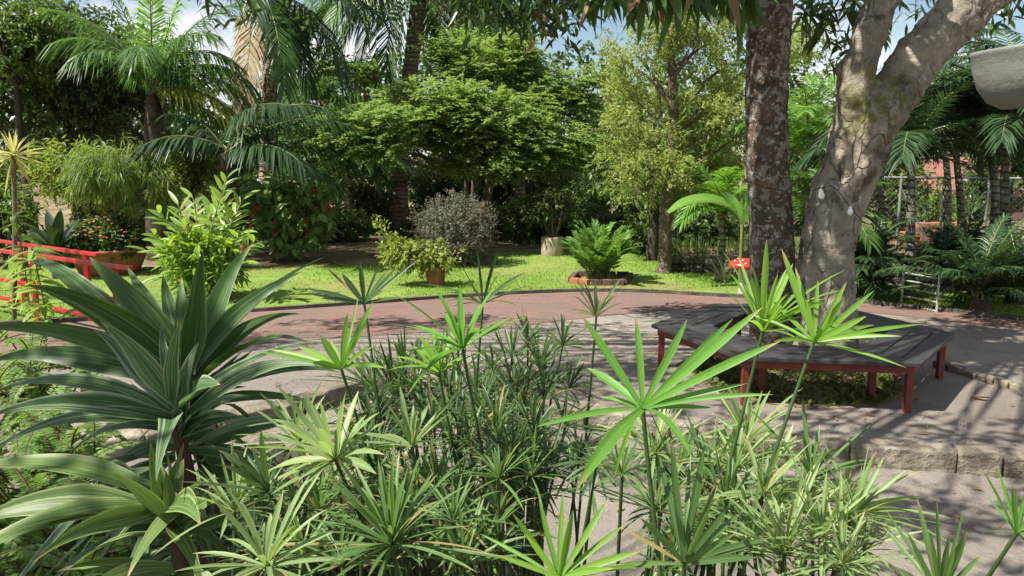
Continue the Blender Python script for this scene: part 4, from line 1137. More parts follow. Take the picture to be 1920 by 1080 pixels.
# central feathery tree: tiers of flat pinnate sprays
cbs = P(885, 440, 19.8); cbs[2] = 0
t = thing('feathery_tree', 'wide bright green feathery-leaved tree with layered branches in the middle of the garden', 'tree', cbs)
rs = np.random.RandomState(81); a = Acc(); wd = Acc()
Yc_ = 19.3
lob = []
for x, y, rx, ry, Yo in [(900, 130, 95, 45, 0), (820, 190, 90, 40, -1.4), (1000, 175, 100, 45, .2), (730, 225, 95, 30, -2.0), (900, 215, 130, 45, -1.0), (1060, 215, 70, 45, .2), (650, 250, 75, 28, -2.2), (850, 255, 80, 30, -1.2), (980, 265, 120, 38, -1.0), (1080, 265, 50, 30, 0), (920, 305, 95, 24, -1.2), (690, 275, 75, 20, -2.2), (1030, 300, 70, 24, -.4), (640, 130, 32, 18, 1), (700, 140, 30, 22, 1), (1115, 150, 40, 18, 0), (950, 100, 50, 25, 0), (850, 100, 45, 25, 0)]:
    lob.append((P(x, y, Yc_ + Yo), (M(rx, Yc_), M(rx, Yc_) * .62, M(ry, Yc_))))
hub = P(888, 330, 19.7)
C_ = np.array([l[0] for l in lob]); R_l = np.array([l[1] for l in lob]); wt = R_l.prod(1) ** .6; wt /= wt.sum()
N = 4700
kk = rs.choice(len(lob), N, p=wt); dd = unit(rs, N); rad_ = (.2 + .8 * rs.rand(N)) ** (1 / 2.2)
p = C_[kk] + dd * R_l[kk] * rad_[:, None]
w_ = rs.randn(5, 3) * 1.5; o_ = rs.rand(5) * 6
p = p[lump(p, w_, o_) + rs.randn(N) * .1 > -.30]; N = len(p)
out_ = p - hub; out_[:, 2] *= .25
sd = nrmz(nrmz(out_) + rs.randn(N, 3) * [.6, .6, .22])
nl = 13
for sg in (-1, 1):
    s_ = np.linspace(.05, 1, nl)[None] * np.ones((N, 1))
    ln = .42 + .2 * rs.rand(N)
    bb = p[:, None] + sd[:, None] * (s_ * ln[:, None])[..., None]; bb[..., 2] -= .22 * ln[:, None] * s_ ** 2
    side = nrmz(np.cross(sd, [0, 0, 1.0])) * sg
    ld = nrmz(side[:, None] * .9 + sd[:, None] * .45 + rs.randn(N, nl, 3) * .25 + [0, 0, -.15])
    q = N * nl
    cr = np.clip(.5 + .5 * lump(p, w_ * 1.6, o_ + 2) + rs.randn(N) * .15, 0, 1)[:, None] * .55 + rs.rand(N, nl) * .45
    cards(a, bb.reshape(q, 3), ld.reshape(q, 3), (rs.randn(q, 3) * .35 + [0, 0, 1]), .105 * (.6 + .6 * rs.rand(q)), .045, rs=rs, rnd=np.clip(cr, 0, 1).reshape(q))
for k in range(5):
    e = np.array([rs.randn() * .2, rs.randn() * .2, 0])
    st_ = Acc(); tube(st_, spline([cbs + e * .5, cbs + e + [0, 0, .7], hub + e * 1.5 + [0, 0, rs.rand() * .4]], 12), np.linspace(.075, .05, 12), 8, .05)
    part('trunk', st_, MAT['wood'], t)
for c_, r_ in zip(C_, R_l):
    m = (hub + c_) / 2 + [0, 0, -.2] + rs.randn(3) * .15
    tube(wd, spline([hub, m, c_], 12), np.linspace(.055, .02, 12), 7)
    for k in range(7):
        e = c_ + unit(rs, 1)[0] * r_ * .9
        tube(wd, spline([c_, (c_ + e) / 2 + rs.randn(3) * .08, e], 7), np.linspace(.02, .005, 7), 4)
part('branches', wd, MAT['wood'], t); part('crown', a, MAT['feather'], t)

# slender airy tree
cb2 = G(1245, 512); Ya = cb2[1]
t = thing('airy_tree', 'slender tree with pale yellow-green open foliage left of the lichen trunk', 'tree', cb2)
a = Acc(); wd = Acc(); rs = np.random.RandomState(82)
q = np.array([list(P(x, y, Ya)) + [M(w, Ya) / 2] for x, y, w in [(1245, 514, 32), (1247, 480, 24), (1250, 400, 24), (1254, 340, 24), (1262, 250, 20), (1262, 170, 17), (1258, 100, 13), (1262, 20, 8), (1266, -60, 4)]])
s_ = spline(q, 40); tr_ = Acc(); tube(tr_, s_[:, :3], s_[:, 3], 14, .06, rs=rs); part('trunk', tr_, MAT['wood'], t)
for pts in ([(1252, 370), (1232, 330), (1238, 200), (1228, 120)], [(1254, 345), (1290, 320), (1340, 285), (1390, 250)], [(1256, 330), (1215, 290), (1170, 240), (1140, 180)], [(1260, 260), (1310, 220), (1370, 180)], [(1262, 200), (1220, 150), (1170, 110)], [(1260, 150), (1300, 100), (1350, 70)]):
    sp = spline([P(x, y, Ya + .25 * rs.randn()) for x, y in pts], 16); tube(wd, sp, np.linspace(.04, .010, 16), 7)
lob = [(P(x, y, Ya + rs.randn() * .6), (M(rx, Ya), M(rx, Ya), M(ry, Ya))) for x, y, rx, ry in [(1200, 110, 55, 28), (1290, 95, 60, 35), (1350, 130, 50, 40), (1180, 170, 50, 30), (1230, 190, 45, 28), (1320, 190, 55, 30), (1370, 220, 45, 30), (1160, 230, 35, 28), (1220, 260, 40, 22), (1300, 260, 55, 28), (1350, 300, 55, 28), (1230, 310, 60, 24), (1170, 300, 40, 24), (1290, 340, 60, 22), (1200, 355, 45, 18), (1260, 130, 35, 40), (1250, 40, 60, 40), (1150, 90, 32, 16), (1330, 40, 60, 35), (1480, 95, 50, 25), (1500, 70, 45, 18)]]
wd2 = Acc()
crown(a, lob, 1750, 16, .26, .085, .03, rs, gap=.03, shell=.2, wood=wd2, hub=P(1260, 220, Ya), lump_f=1.9)
C_ = np.array([l[0] for l in lob])
for c_ in C_[:19]:
    h_ = P(1260, float(np.clip((H - c_[2]) * 1500 / Ya + 290 + 70, 90, 370)), Ya)
    tube(wd, spline([h_, (h_ + c_) / 2 + [0, 0, -.06] + rs.randn(3) * .06, c_], 9), np.linspace(.028, .008, 9), 5)
    for k in range(6):
        e_ = c_ + rs.randn(3) * .35
        tube(wd, spline([c_ * .7 + h_ * .3, c_, e_], 6), np.linspace(.01, .003, 6), 4)
part('branches', wd, MAT['wood'], t); part('crown', a, MAT['airy'], t)
# thin second trunk behind it
b = G(1222, 490); t = thing('slim_tree', 'thin dark tree just behind the slender pale-leaved tree', 'tree', b)
wd = Acc(); tube(wd, spline([b, P(1226, 420, b[1]), P(1232, 330, b[1]), P(1236, 250, b[1])], 20), np.linspace(.13, .05, 20), 10, .06); part('trunk', wd, MAT['dark_wood'], t)
a = Acc(); rs = np.random.RandomState(83); crown(a, [(P(1236, 250, b[1]), (1.0, 1, .8)), (P(1190, 320, b[1]), (.9, .9, .6)), (P(1290, 310, b[1]), (.9, .9, .6))], 260, 13, .28, .15, .06, rs, gap=-.1)
part('crown', a, MAT['bg_mid'], t)

def leafy(label, x, y, rx, ry, Yq, mat, seed, name='leafy_tree', group='trees round the garden', L=.14, W=.06, dens=1.6, nlob=7, gap=-.2, ratio=.8, trunk=True, ground_y=None):
    rs = np.random.RandomState(seed)
    c = P(x, y, Yq); b = c.copy(); b[2] = 0
    RX, RY = M(rx, Yq), M(ry, Yq)
    lob = []
    for i in range(nlob):
        d = unit(rs, 1)[0] * (.25 + .6 * rs.rand())
        lob.append((c + d * [RX, RX * ratio, RY], (RX * rs.uniform(.38, .6), RX * ratio * rs.uniform(.38, .6), RY * rs.uniform(.38, .6))))
    t = thing(name, label, 'shrub' if name.endswith('shrub') else 'tree', b, group)
    a = Acc(); wd = Acc(); tr_ = Acc()
    r0 = .05 + .035 * RX
    tube(tr_, spline([b, (b + c) / 2 + rs.randn(3) * [.15, .1, 0], c], 14), np.linspace(r0, r0 * .5, 14), 9, .06, rs=rs)
    n = int(dens * 200 * (RX * RY) ** .8) + 60
    crown(a, lob, min(n, 3000), 13, .34, L, W, rs, gap=gap, shell=.3, wood=wd, hub=b * .25 + c * .75)
    part('trunk', tr_, MAT['dark_wood'], t); part('branches', wd, MAT['dark_wood'], t); part('crown', a, MAT[mat], t)

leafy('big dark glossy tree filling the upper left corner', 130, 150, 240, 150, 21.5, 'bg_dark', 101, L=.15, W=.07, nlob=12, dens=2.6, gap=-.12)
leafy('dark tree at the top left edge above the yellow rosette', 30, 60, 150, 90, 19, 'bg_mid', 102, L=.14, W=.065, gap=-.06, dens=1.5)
leafy('pale bushy shrub behind the flower bowl', 170, 335, 90, 62, 17.5, 'bg_light', 103, 'leafy_shrub', 'shrubs at the back of the lawn', L=.16, W=.04)
leafy('yellow-green shrub under the young palm', 355, 320, 42, 62, 17, 'bg_light', 104, 'leafy_shrub', 'shrubs at the back of the lawn', L=.12, W=.05)
leafy('dark shrub at the left edge behind the handrails', -30, 400, 80, 90, 16, 'bg_mid', 105, 'leafy_shrub', 'shrubs at the back of the lawn', L=.15)
leafy('mid green tree behind the low palm', 545, 270, 90, 60, 27, 'bg_mid', 106)
leafy('small tree against the sky left of the feathery tree', 630, 285, 90, 60, 29, 'bg_mid', 107)
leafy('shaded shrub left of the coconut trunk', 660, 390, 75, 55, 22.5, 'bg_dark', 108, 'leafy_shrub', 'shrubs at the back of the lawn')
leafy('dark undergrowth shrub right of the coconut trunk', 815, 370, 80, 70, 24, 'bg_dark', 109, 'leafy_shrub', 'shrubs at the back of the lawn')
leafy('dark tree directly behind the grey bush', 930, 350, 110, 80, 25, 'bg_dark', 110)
leafy('mid green tree behind the concrete planter', 1060, 355, 100, 80, 25, 'bg_mid', 111)
leafy('far tree in the gap left of the slender tree', 1130, 270, 80, 60, 36, 'bg_dark', 112, L=.22, W=.1)
leafy('shrub in the shade behind the fern bush', 1150, 400, 90, 60, 21, 'bg_mid', 113, 'leafy_shrub', 'shrubs at the back of the lawn')
leafy('leafy tree behind the slender tree', 1320, 290, 120, 130, 23, 'bg_mid', 114, dens=1.2)
leafy('shaded shrub above the stone wall', 1310, 425, 110, 55, 20, 'bg_dark', 115, 'leafy_shrub', 'shrubs at the back of the lawn')
leafy('green tree seen between the two big trunks', 1510, 300, 90, 120, 22, 'bg_mid', 116)
leafy('tree right of the pale trunk behind the cane palms', 1680, 350, 90, 110, 22, 'bg_mid', 117)
leafy('light green shrub beyond the fence at right', 1760, 420, 90, 60, 24, 'bg_light', 118, 'leafy_shrub', 'shrubs at the back of the lawn')
leafy('dark tree at the right edge behind the cane palms', 1905, 290, 90, 130, 21, 'bg_dark', 119)
leafy('dark shrub between the low palm and the chenille shrub', 440, 385, 85, 60, 19, 'bg_dark', 120, 'leafy_shrub', 'shrubs at the back of the lawn')
leafy('dark shrub behind the chenille shrub', 560, 375, 95, 65, 20, 'bg_dark', 121, 'leafy_shrub', 'shrubs at the back of the lawn')
leafy('shaded shrub left of the young palm trunk', 230, 400, 90, 60, 20, 'bg_dark', 122, 'leafy_shrub', 'shrubs at the back of the lawn')
leafy('drooping dark-leaved tree before the blue gap at upper left', 520, 50, 52, 62, 20.5, 'bg_dark', 123, L=.34, W=.10, gap=-.03, nlob=6, dens=.8)
leafy('tree with a bright crown beyond the concrete planter', 1000, 410, 60, 40, 20, 'bg_mid', 124, 'leafy_shrub', 'shrubs at the back of the lawn')

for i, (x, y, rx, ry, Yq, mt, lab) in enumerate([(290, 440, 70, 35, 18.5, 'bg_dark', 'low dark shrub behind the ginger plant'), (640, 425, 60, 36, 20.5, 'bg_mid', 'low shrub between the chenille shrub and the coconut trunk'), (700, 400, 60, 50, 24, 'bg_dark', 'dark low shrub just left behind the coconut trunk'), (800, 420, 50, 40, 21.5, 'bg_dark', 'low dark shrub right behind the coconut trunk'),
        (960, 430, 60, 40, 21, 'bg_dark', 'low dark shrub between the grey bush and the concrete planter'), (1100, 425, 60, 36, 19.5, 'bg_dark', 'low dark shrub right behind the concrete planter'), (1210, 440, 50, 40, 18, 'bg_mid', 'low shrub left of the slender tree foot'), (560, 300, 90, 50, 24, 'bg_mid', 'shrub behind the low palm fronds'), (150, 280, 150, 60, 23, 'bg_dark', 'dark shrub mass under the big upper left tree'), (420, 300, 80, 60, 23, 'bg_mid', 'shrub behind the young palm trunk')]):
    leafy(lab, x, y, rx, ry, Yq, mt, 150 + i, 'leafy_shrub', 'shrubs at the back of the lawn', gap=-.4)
# far wood
a = Acc(); rs = np.random.RandomState(131)
lob = []
for X in np.arange(-46, 47, 4.5):
    h = 3.6 + 2.2 * rs.rand()
    lob.append(((X, 44 + rs.randn() * 3, h * .75), (3.6, 3, h * .8)))
crown(a, lob, 9000, 10, .7, .36, .18, rs, gap=-.6, shell=.3)
solo('distant_wood', a, MAT['bg_dark'], (0, 44, 0), kind='stuff', label='dark mass of far-off wood closing the garden', cat='woods')
# rough grass in the shade behind the stone wall
a = Acc(); n = 14000
b = np.column_stack([rs.uniform(-8, 9, n), rs.uniform(16.5, 24, n), np.zeros(n)])
w_ = rs.randn(5, 3) * .7; o_ = rs.rand(5) * 6
m = (lump(b, w_, o_) > .12) | ((b[:, 0] > 3.0) & (b[:, 0] < 6.5) & (b[:, 1] > 17))
b = b[m]; n = len(b)
cards(a, b, rs.randn(n, 3) * .35 + [0, 0, 1], rs.randn(n, 3), .16 + .2 * rs.rand(n), .022, rs=rs)
solo('rough_grass', a, MAT['bg_mid'], (0, 20, 0), kind='stuff', label='tufts of long shaded grass at the back of the garden', cat='grass')

# ------------------------------------------------------------------ right background: gate, fence, bricks, house
MAT['white_metal'] = plain_mat('chalky white metal', (.22, .25, .20), (.36, .38, .32), 9, .5, .4)
MAT['grey_metal'] = plain_mat('grey fence pipe', (.22, .24, .22), (.36, .37, .35), 9, .5, .4, metal=.3)
gl, gr_ = G(1690, 572), G(1756, 586)
t = thing('metal_gate', 'low white metal gate with level bars beside the dark palm bush', 'gate', gl)
zt = M(78, gl[1])
for p in (gl, gr_):
    a = Acc(); tube(a, [p, p + [0, 0, zt]], .018, 8); part('post', a, MAT['white_metal'], t)
a = Acc()
for f_ in (.03, .24, .44, .62, .80, .97):
    tube(a, [gl + [0, 0, zt * f_], gr_ + [0, 0, zt * f_]], .013, 8)
part('bars', a, MAT['white_metal'], t)
a = Acc(); tube(a, [gr_ + [0, 0, zt * .35], gr_ + [.5, .3, zt * .75]], .014, 8); part('brace', a, MAT['white_metal'], t)
f0, f1 = P(1600, 500, 17.5), P(2100, 500, 16.0); f0[2] = f1[2] = 0
t = thing('pipe_fence', 'grey pipe and wire fence seen through the cane palms', 'fence', f0)
for i, u in enumerate(np.linspace(0, 1, 7)):
    a = Acc(); p = f0 + (f1 - f0) * u; tube(a, [p, p + [0, 0, 1.75]], .03, 8); part('post', a, MAT['grey_metal'], t)
    if i in (1, 3): 
        a = Acc(); tube(a, [p + [0, 0, 1.5], p + [.8, -.03, .1]], .022, 8); part('brace', a, MAT['grey_metal'], t)
a = Acc()
for z in (.05, 1.72): tube(a, [f0 + [0, 0, z], f1 + [0, 0, z]], .022, 8)
part('rails', a, MAT['grey_metal'], t)
a = Acc(); L_ = np.linalg.norm(f1 - f0)
for k in np.arange(-18, L_ / .16):
    for sg in (1, -1):
        u0, u1 = k * .16 / L_, (k * .16 + 1.66) / L_
        z0, z1 = (.05, 1.71) if sg == 1 else (1.71, .05)
        if u0 < 0: z0 += (z1 - z0) * (0 - u0) / (u1 - u0); u0 = 0
        if u1 > 1: z1 = z0 + (z1 - z0) * (1 - u0) / (u1 - u0); u1 = 1
        if u1 > u0: tube(a, [f0 + (f1 - f0) * u0 + [0, 0, z0], f0 + (f1 - f0) * u1 + [0, 0, z1]], .0025, 3)
part('wire_mesh', a, MAT['grey_metal'], t)
MAT['red_brick'] = plain_mat('red brick', (.26, .10, .065), (.40, .19, .13), 7, .85, .2, .01, 20)
rs = np.random.RandomState(141)
c = P(1755, 465, 19.5); c[2] = 0
t = thing('brick_stack', 'untidy stack of red bricks beyond the fence', 'bricks', c)
a = Acc()
for row in range(5):
    for k in range(9 - row):
        box(a, c + [(k - (8 - row) / 2) * .235 + rs.randn() * .02, rs.randn() * .05, .055 + row * .115], (.22, .3, .105), rs.randn() * .06, rs.rand())
bevel(part('bricks', a, MAT['red_brick'], t, False), .006)
MAT['pink_wall'] = plain_mat('faded pink wall', (.45, .27, .21), (.58, .38, .31), 3, .85, .2, .01, 20)
MAT['roof_tile'] = brick_mat('red roof tiles', (.34, .13, .10), (.27, .10, .08), (.15, .06, .05), 3.0)
c = P(1840, 470, 27); c[2] = 0
t = thing('red_roof_house', 'low pink house with a red tiled roof far behind the cane palms', 'house', c)
zw = P(1840, 358, 27)[2]
a = Acc(); box(a, c + [0, 1.5, zw / 2], (4.6, 3.0, zw)); part('wall', a, MAT['pink_wall'], t, False)
a = Acc(); zr = P(1840, 300, 28.5)[2]
v = [c + [-2.6, -.3, zw - .05], c + [2.6, -.3, zw - .05], c + [2.6, 1.5, zr], c + [-2.6, 1.5, zr], c + [2.6, 3.3, zw - .05], c + [-2.6, 3.3, zw - .05]]
v += [q + [0, 0, .1] for q in v]
a.add(v, [[0, 3, 2, 1], [3, 5, 4, 2], [6, 7, 8, 9], [9, 8, 10, 11], [0, 1, 7, 6], [4, 5, 11, 10], [1, 2, 8, 7], [2, 4, 10, 8], [3, 0, 6, 9], [5, 3, 9, 11]])
part('roof', a, MAT['roof_tile'], t, False)
MAT['dark_glass'] = plain_mat('dark window', (.02, .02, .02), (.04, .04, .04), 3, .2, .5)
for dx in (-1.2, .9):
    a = Acc(); box(a, c + [dx, -.01, zw * .55], (.7, .06, zw * .5)); part('window', a, MAT['dark_glass'], t, False)

# ------------------------------------------------------------------ foreground: striped dracaenas
MAT['drac'] = leaf_mat('long green leaves with faint pale edges', (.026, .066, .018), (.055, .125, .028), .28, .44, .26, ((.30, .40, .18), .86, .6), ((.24, .17, .08), .95))
MAT['drac2'] = leaf_mat('green leaves striped grey-white', (.030, .078, .022), (.06, .135, .036), .28, .44, .28, ((.40, .47, .30), .74, .9), ((.28, .20, .10), .95))
MAT['drac3'] = leaf_mat('green leaves striped pale yellow', (.045, .095, .024), (.09, .16, .036), .30, .44, .28, ((.40, .46, .20), .80, .75), ((.28, .20, .10), .95))
MAT['brown_stem'] = plain_mat('brown woody stem', (.07, .04, .028), (.16, .09, .06), 9, .8, .2, .01, 40)

def dracaena(label, ctr_px, Yd, leaves, mat, seed, base_z=0.0):
    rs = np.random.RandomState(seed)
    c = P(ctr_px[0], ctr_px[1], Yd)
    b = np.array([c[0] + .08, c[1] + .05, base_z])
    t = thing('striped_dracaena', label, 'plant', b, 'striped dracaenas at the left')
    wd = Acc(); tube(wd, spline([b, (b + c) / 2 + [.03, .02, 0], c], 14), np.linspace(.028, .02, 14), 10, .06, rs=rs)
    part('stem', wd, MAT['brown_stem'], t)
    a = Acc()
    for i, (tx, ty, dY, wpx, arch) in enumerate(leaves):
        e = P(tx, ty, Yd + dY)
        b0 = c + [rs.randn() * .012, rs.randn() * .012, .06 - .10 * i / len(leaves)]
        L = np.linalg.norm(e - b0)
        arch = arch * 1.35 + .02; d = (e - b0) + np.array([0, 0, arch * L])          # the end of the leaf falls back by the same amount
        nn = np.array([0, -.35, .9]) + rs.randn(3) * .3
        if abs(d[2]) / np.linalg.norm(d) > .75: nn = np.array([.2 * rs.randn(), -1, .25])
        strips(a, [b0], [d], [nn], np.linalg.norm(d), M(wpx, Yd) * .70, 20, 'long', arch * L / np.linalg.norm(d), .20, rs.rand(), rs, .024, 2.6)
    n = 12                                              # short young leaves in the heart
    az = rs.rand(n) * 6.28; el = np.radians(rs.uniform(25, 85, n))
    d = np.column_stack([np.cos(az) * np.cos(el), np.sin(az) * np.cos(el), np.sin(el)])
    strips(a, np.repeat((c - [0, 0, .05])[None], n, 0), d, rs.randn(n, 3) * .2 + [0, -.6, .6], rs.uniform(.14, .36, n), rs.uniform(.03, .06, n), 10, 'long', rs.uniform(.0, .35, n), .2, None, rs, .01)
    n = 26                                              # older leaves hanging down the cane
    az = rs.rand(n) * 6.28; u = rs.rand(n) * .55
    el = np.radians(rs.uniform(-10, 40, n))
    d = np.column_stack([np.cos(az) * np.cos(el), np.sin(az) * np.cos(el), np.sin(el)])
    strips(a, c + (b - c) * (u * .8 + .04)[:, None], d, rs.randn(n, 3) * .25 + [0, -.2, 1], rs.uniform(.32, .6, n), rs.uniform(.045, .07, n), 16, 'long', rs.uniform(.35, .9, n), .18, None, rs, .02)
    part('rosette', a, mat, t)
    return t

dracaena('tallest dracaena, its long plain green leaves fanned up before the lawn', (352, 735), 2.75, [
    (478, 458, .25, 62, .10), (560, 505, .1, 56, .15), (610, 480, .5, 40, .12), (388, 470, -.1, 66, .02), (345, 520, .2, 60, .02), (312, 515, .35, 66, .02), (175, 478, .1, 82, .16), (60, 530, -.2, 90, .28), (20, 500, .4, 72, .30),
    (-60, 620, -.2, 60, .32), (-40, 690, .1, 70, .26), (590, 640, -.3, 70, .22), (570, 590, .3, 60, .25), (450, 560, .6, 60, .2), (250, 500, .7, 60, .1), (640, 700, .1, 60, .25), (110, 600, .7, 70, .25)], MAT['drac'], 201)
dracaena('middle dracaena with grey-white striped leaves standing upright', (332, 792), 2.35, [
    (185, 605, -.05, 62, .06), (170, 622, .15, 52, .10), (340, 600, -.1, 46, .0), (305, 610, .2, 40, .0), (375, 640, .1, 44, .02), (418, 715, -.35, 84, .10), (180, 765, -.2, 12, .06), (590, 640, .1, 60, .18), (610, 690, -.1, 56, .2), (-30, 790, -.25, 92, .20), (-60, 770, .2, 84, .3),
    (175, 812, -.3, 16, .12), (-60, 880, -.1, 70, .26), (300, 900, -.5, 60, .3), (480, 800, .2, 66, .3), (520, 760, .45, 60, .25), (90, 900, .2, 60, .3)], MAT['drac2'], 202)
dracaena('lowest dracaena with long yellow-striped leaves sweeping to the lower left corner', (318, 962), 2.0, [
    (310, 850, -.05, 14, .0), (345, 830, .0, 20, .0), (330, 845, .1, 12, .0), (262, 905, .0, 20, .02), (375, 985, -.28, 80, .12), (-80, 1000, -.1, 100, .16), (-160, 1130, -.3, 96, .30), (-120, 900, .15, 84, .22), (60, 1060, -.3, 60, .3), (420, 900, .3, 50, .2),
    (240, 1090, -.3, 50, .3), (440, 1060, .1, 60, .3), (150, 880, .3, 70, .3), (380, 1120, -.2, 50, .3)], MAT['drac3'], 203)

# foreground bed and ferns
a = Acc(); box(a, (-1.9, 2.0, 0.1), (3.6, 4.6, .5)); bevel(solo('planting_bed', a, MAT['earth_fill'], (-1.9, 2.0, 0), False, kind='structure'), .1, 3)
a = Acc(); box(a, (1.35, 1.9, -0.02), (2.9, 3.0, .3)); bevel(solo('papyrus_bed', a, MAT['earth_fill'], (1.35, 1.9, 0), False, kind='structure'), .08, 3)
MAT['fern2'] = leaf_mat('pale feathery fern', (.055, .13, .025), (.20, .33, .08), .4, .5, .3)
rs = np.random.RandomState(211)
for x, y, Yq, lab, L, n in ((70, 800, 3.6, 'pale sunlit fern clump at the left edge under the dracaena leaves', .62, 46), (60, 930, 3.0, 'green fern clump low at the left between two dracaenas', .5, 40), (190, 1060, 2.6, 'dark fern clump at the bottom left corner', .5, 44), (40, 660, 4.6, 'fern clump at the left edge below the red handrail', .6, 40), (500, 900, 3.4, 'shaded fern between the dracaenas and the papyrus', .5, 36)):
    cc = P(x, y, Yq); cc[2] -= .25; b = cc.copy(); b[2] = .33
    t = thing('garden_fern', lab, 'fern', b, 'ferns among the dracaenas')
    a = Acc(); wd = Acc()
    for k in range(int(n * 1.7)):
        frond(a, wd, cc + rs.randn(3) * [.17, .17, .10], rs.rand() * 360, rs.uniform(10, 80), rs.uniform(50, 120), L * rs.uniform(.5, 1.0), 40, .048, .011, (84, 55), .12, rs, .10, .003, .05)
    tube(wd, [b, cc], .04, 8)
    part('stalks', wd, MAT['brown_stem'], t); part('fronds', a, MAT['fern2'], t)

# stones / wall at the lower left behind the dracaena
t = thing('garden_stones', 'pile of brown stones behind the dracaena stems', 'stones', P(500, 900, 4.2))
a = Acc()
for x, y, Yq, r in ((490, 870, 4.2, .16), (560, 880, 4.3, .14), (530, 930, 4.1, .17), (590, 940, 4.2, .13), (570, 985, 4.0, .16), (500, 985, 4.0, .17), (460, 930, 4.1, .15)):
    blob(a, P(x, y, Yq), (r, r, r * .8), rs, 18, .16)
part('stones', a, MAT['dark_stone'], t)

# ------------------------------------------------------------------ foreground: umbrella papyrus
MAT['pap_bright'] = leaf_mat('bright green bracts', (.06, .20, .018), (.12, .31, .035), .45, .42, .3, ((.32, .48, .14), .85, .3), ((.30, .30, .10), .90), rib=(.26, .42, .12))
MAT['pap_mid'] = leaf_mat('mid green bracts', (.05, .115, .03), (.13, .23, .065), .4, .42, .35, None, ((.30, .26, .12), .88), rib=(.20, .28, .12), odd=((.30, .21, .09), .945))
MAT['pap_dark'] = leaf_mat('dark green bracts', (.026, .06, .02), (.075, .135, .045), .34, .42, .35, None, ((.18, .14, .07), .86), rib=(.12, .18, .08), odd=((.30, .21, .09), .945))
MAT['pap_pale'] = leaf_mat('pale grey-green bracts', (.11, .19, .06), (.26, .36, .13), .38, .45, .35, ((.38, .46, .22), .84, .35), ((.40, .34, .18), .88), rib=(.40, .46, .26), odd=((.30, .21, .09), .945))
MAT['pap_yellow'] = leaf_mat('yellow-green bracts', (.10, .25, .025), (.20, .37, .05), .45, .40, .35, None, ((.38, .32, .12), .90), rib=(.36, .48, .14))

def papyrus(label, hx, hy, Yd, R, n, wpx, mat, seed, elev=(8, 75), base=None, tips=None, group='umbrella papyrus stalks', tilt=(0, 0), drp=(.05, .3), bend=.05):
    rs = np.random.RandomState(seed)
    h = P(hx, hy, Yd)
    if base is None:
        b = np.array([h[0] * .75 + .12 + rs.randn() * .1, Yd + rs.randn() * .12 + .05, .12])
    else:
        b = P(base[0], base[1], Yd + .02)
        d = b - h; b = h + d * ((h[2] - .12) / (h[2] - b[2]))
    t = thing('papyrus_stalk', label, 'papyrus', b, group)
    wd = Acc()
    m = b * .4 + h * .6 + [bend * rs.randn(), bend * rs.randn(), 0] if base is None else b * .4 + h * .6 + [.035 * rs.randn(), .035 * rs.randn(), 0]
    st_ = spline([b, m, h], 16)
    tube(wd, st_, np.linspace(.0062, .0042, 16), 7)
    part('stem', wd, MAT['pap_stem'], t)
    ax = nrmz(st_[-1] - st_[-3]) + np.array([tilt[0], tilt[1], 0]); ax = nrmz(ax)
    u = nrmz(np.cross(ax, [0.2, 1, 0])); w = np.cross(ax, u)
    a = Acc()
    Rm, W = M(R, Yd), M(wpx, Yd)
    if tips is not None:
        for (tx, ty, dY, wp, ar) in tips:
            e = P(tx, ty, Yd + dY); L = np.linalg.norm(e - h); d = e - h + [0, 0, ar * L]
            q = np.array([.15 * rs.randn(), -.8, .55]) if d[2] > -.2 * L else np.array([0, -.5, .8])
            strips(a, [h], [d], [q], np.linalg.norm(d), M(wp, Yd) * .68, 10, 'blade', ar * L / np.linalg.norm(d), .18, rs.rand(), rs, .004)
    if n:
        n = int(n * 1.4); wpx *= .70; W = M(wpx, Yd)
        az = np.arange(n) * 2.39996 + rs.rand() * 6 + rs.randn(n) * .15
        el = np.radians(rs.uniform(elev[0], elev[1], n))
        d = (u[None] * np.cos(az)[:, None] + w[None] * np.sin(az)[:, None]) * np.cos(el)[:, None] + ax[None] * np.sin(el)[:, None]
        L = Rm * np.clip(rs.normal(.92, .2, n), .35, 1.3)
        nn = ax[None] - d * (d @ ax)[:, None] + rs.randn(n, 3) * .12
        strips(a, h + d * .004, d, nn, L, W * rs.uniform(.7, 1.15, n), 8, 'blade', np.where(rs.rand(n) < .2, 1.6, 1) * rs.uniform(drp[0], drp[1], n), .22, None, rs, .006)
    part('bracts', a, MAT[mat], t)

papyrus('large bright green papyrus head with broad bracts, biggest and nearest in the middle', 1205, 766, 1.45, 0, 0, 0, 'pap_bright', 301, base=(1208, 1000), tips=[
    (1088, 588, .05, 24, .05), (1192, 592, .1, 23, .0), (1288, 598, .1, 23, .02), (1375, 598, .06, 22, .04), (1432, 576, -.04, 26, .05), (1465, 640, -.08, 24, .10), (1390, 672, .12, 18, .06), (1402, 718, -.05, 15, .08), (1450, 740, -.12, 14, .10), (1335, 764, .1, 16, .05),
    (1100, 690, .12, 26, .16), (1125, 745, .12, 14, .12), (1005, 800, -.02, 18, .16), (1050, 790, .1, 14, .15), (1080, 920, -.22, 34, .22), (1300, 860, -.25, 20, .3), (1150, 900, .2, 16, .3)])
papyrus('bright papyrus head with long thin bracts, in front of the brick path', 868, 655, 2.1, 150, 17, 15, 'pap_bright', 302, elev=(12, 70), base=(885, 830))
papyrus('small bright papyrus head at the left with few upright bracts', 640, 692, 2.1, 0, 0, 0, 'pap_yellow', 303, base=(690, 830), tips=[
    (600, 628, 0, 22, .03), (652, 585, 0, 16, 0), (672, 560, .1, 8, 0), (700, 565, -.03, 20, .02), (690, 600, -.1, 14, 0), (620, 640, .1, 18, 0), (585, 680, -.08, 20, .1), (505, 655, .1, 12, .12), (480, 660, 0, 10, .1), (560, 650, .15, 16, .12), (700, 650, .15, 14, .15), (725, 690, -.1, 14, .25)])
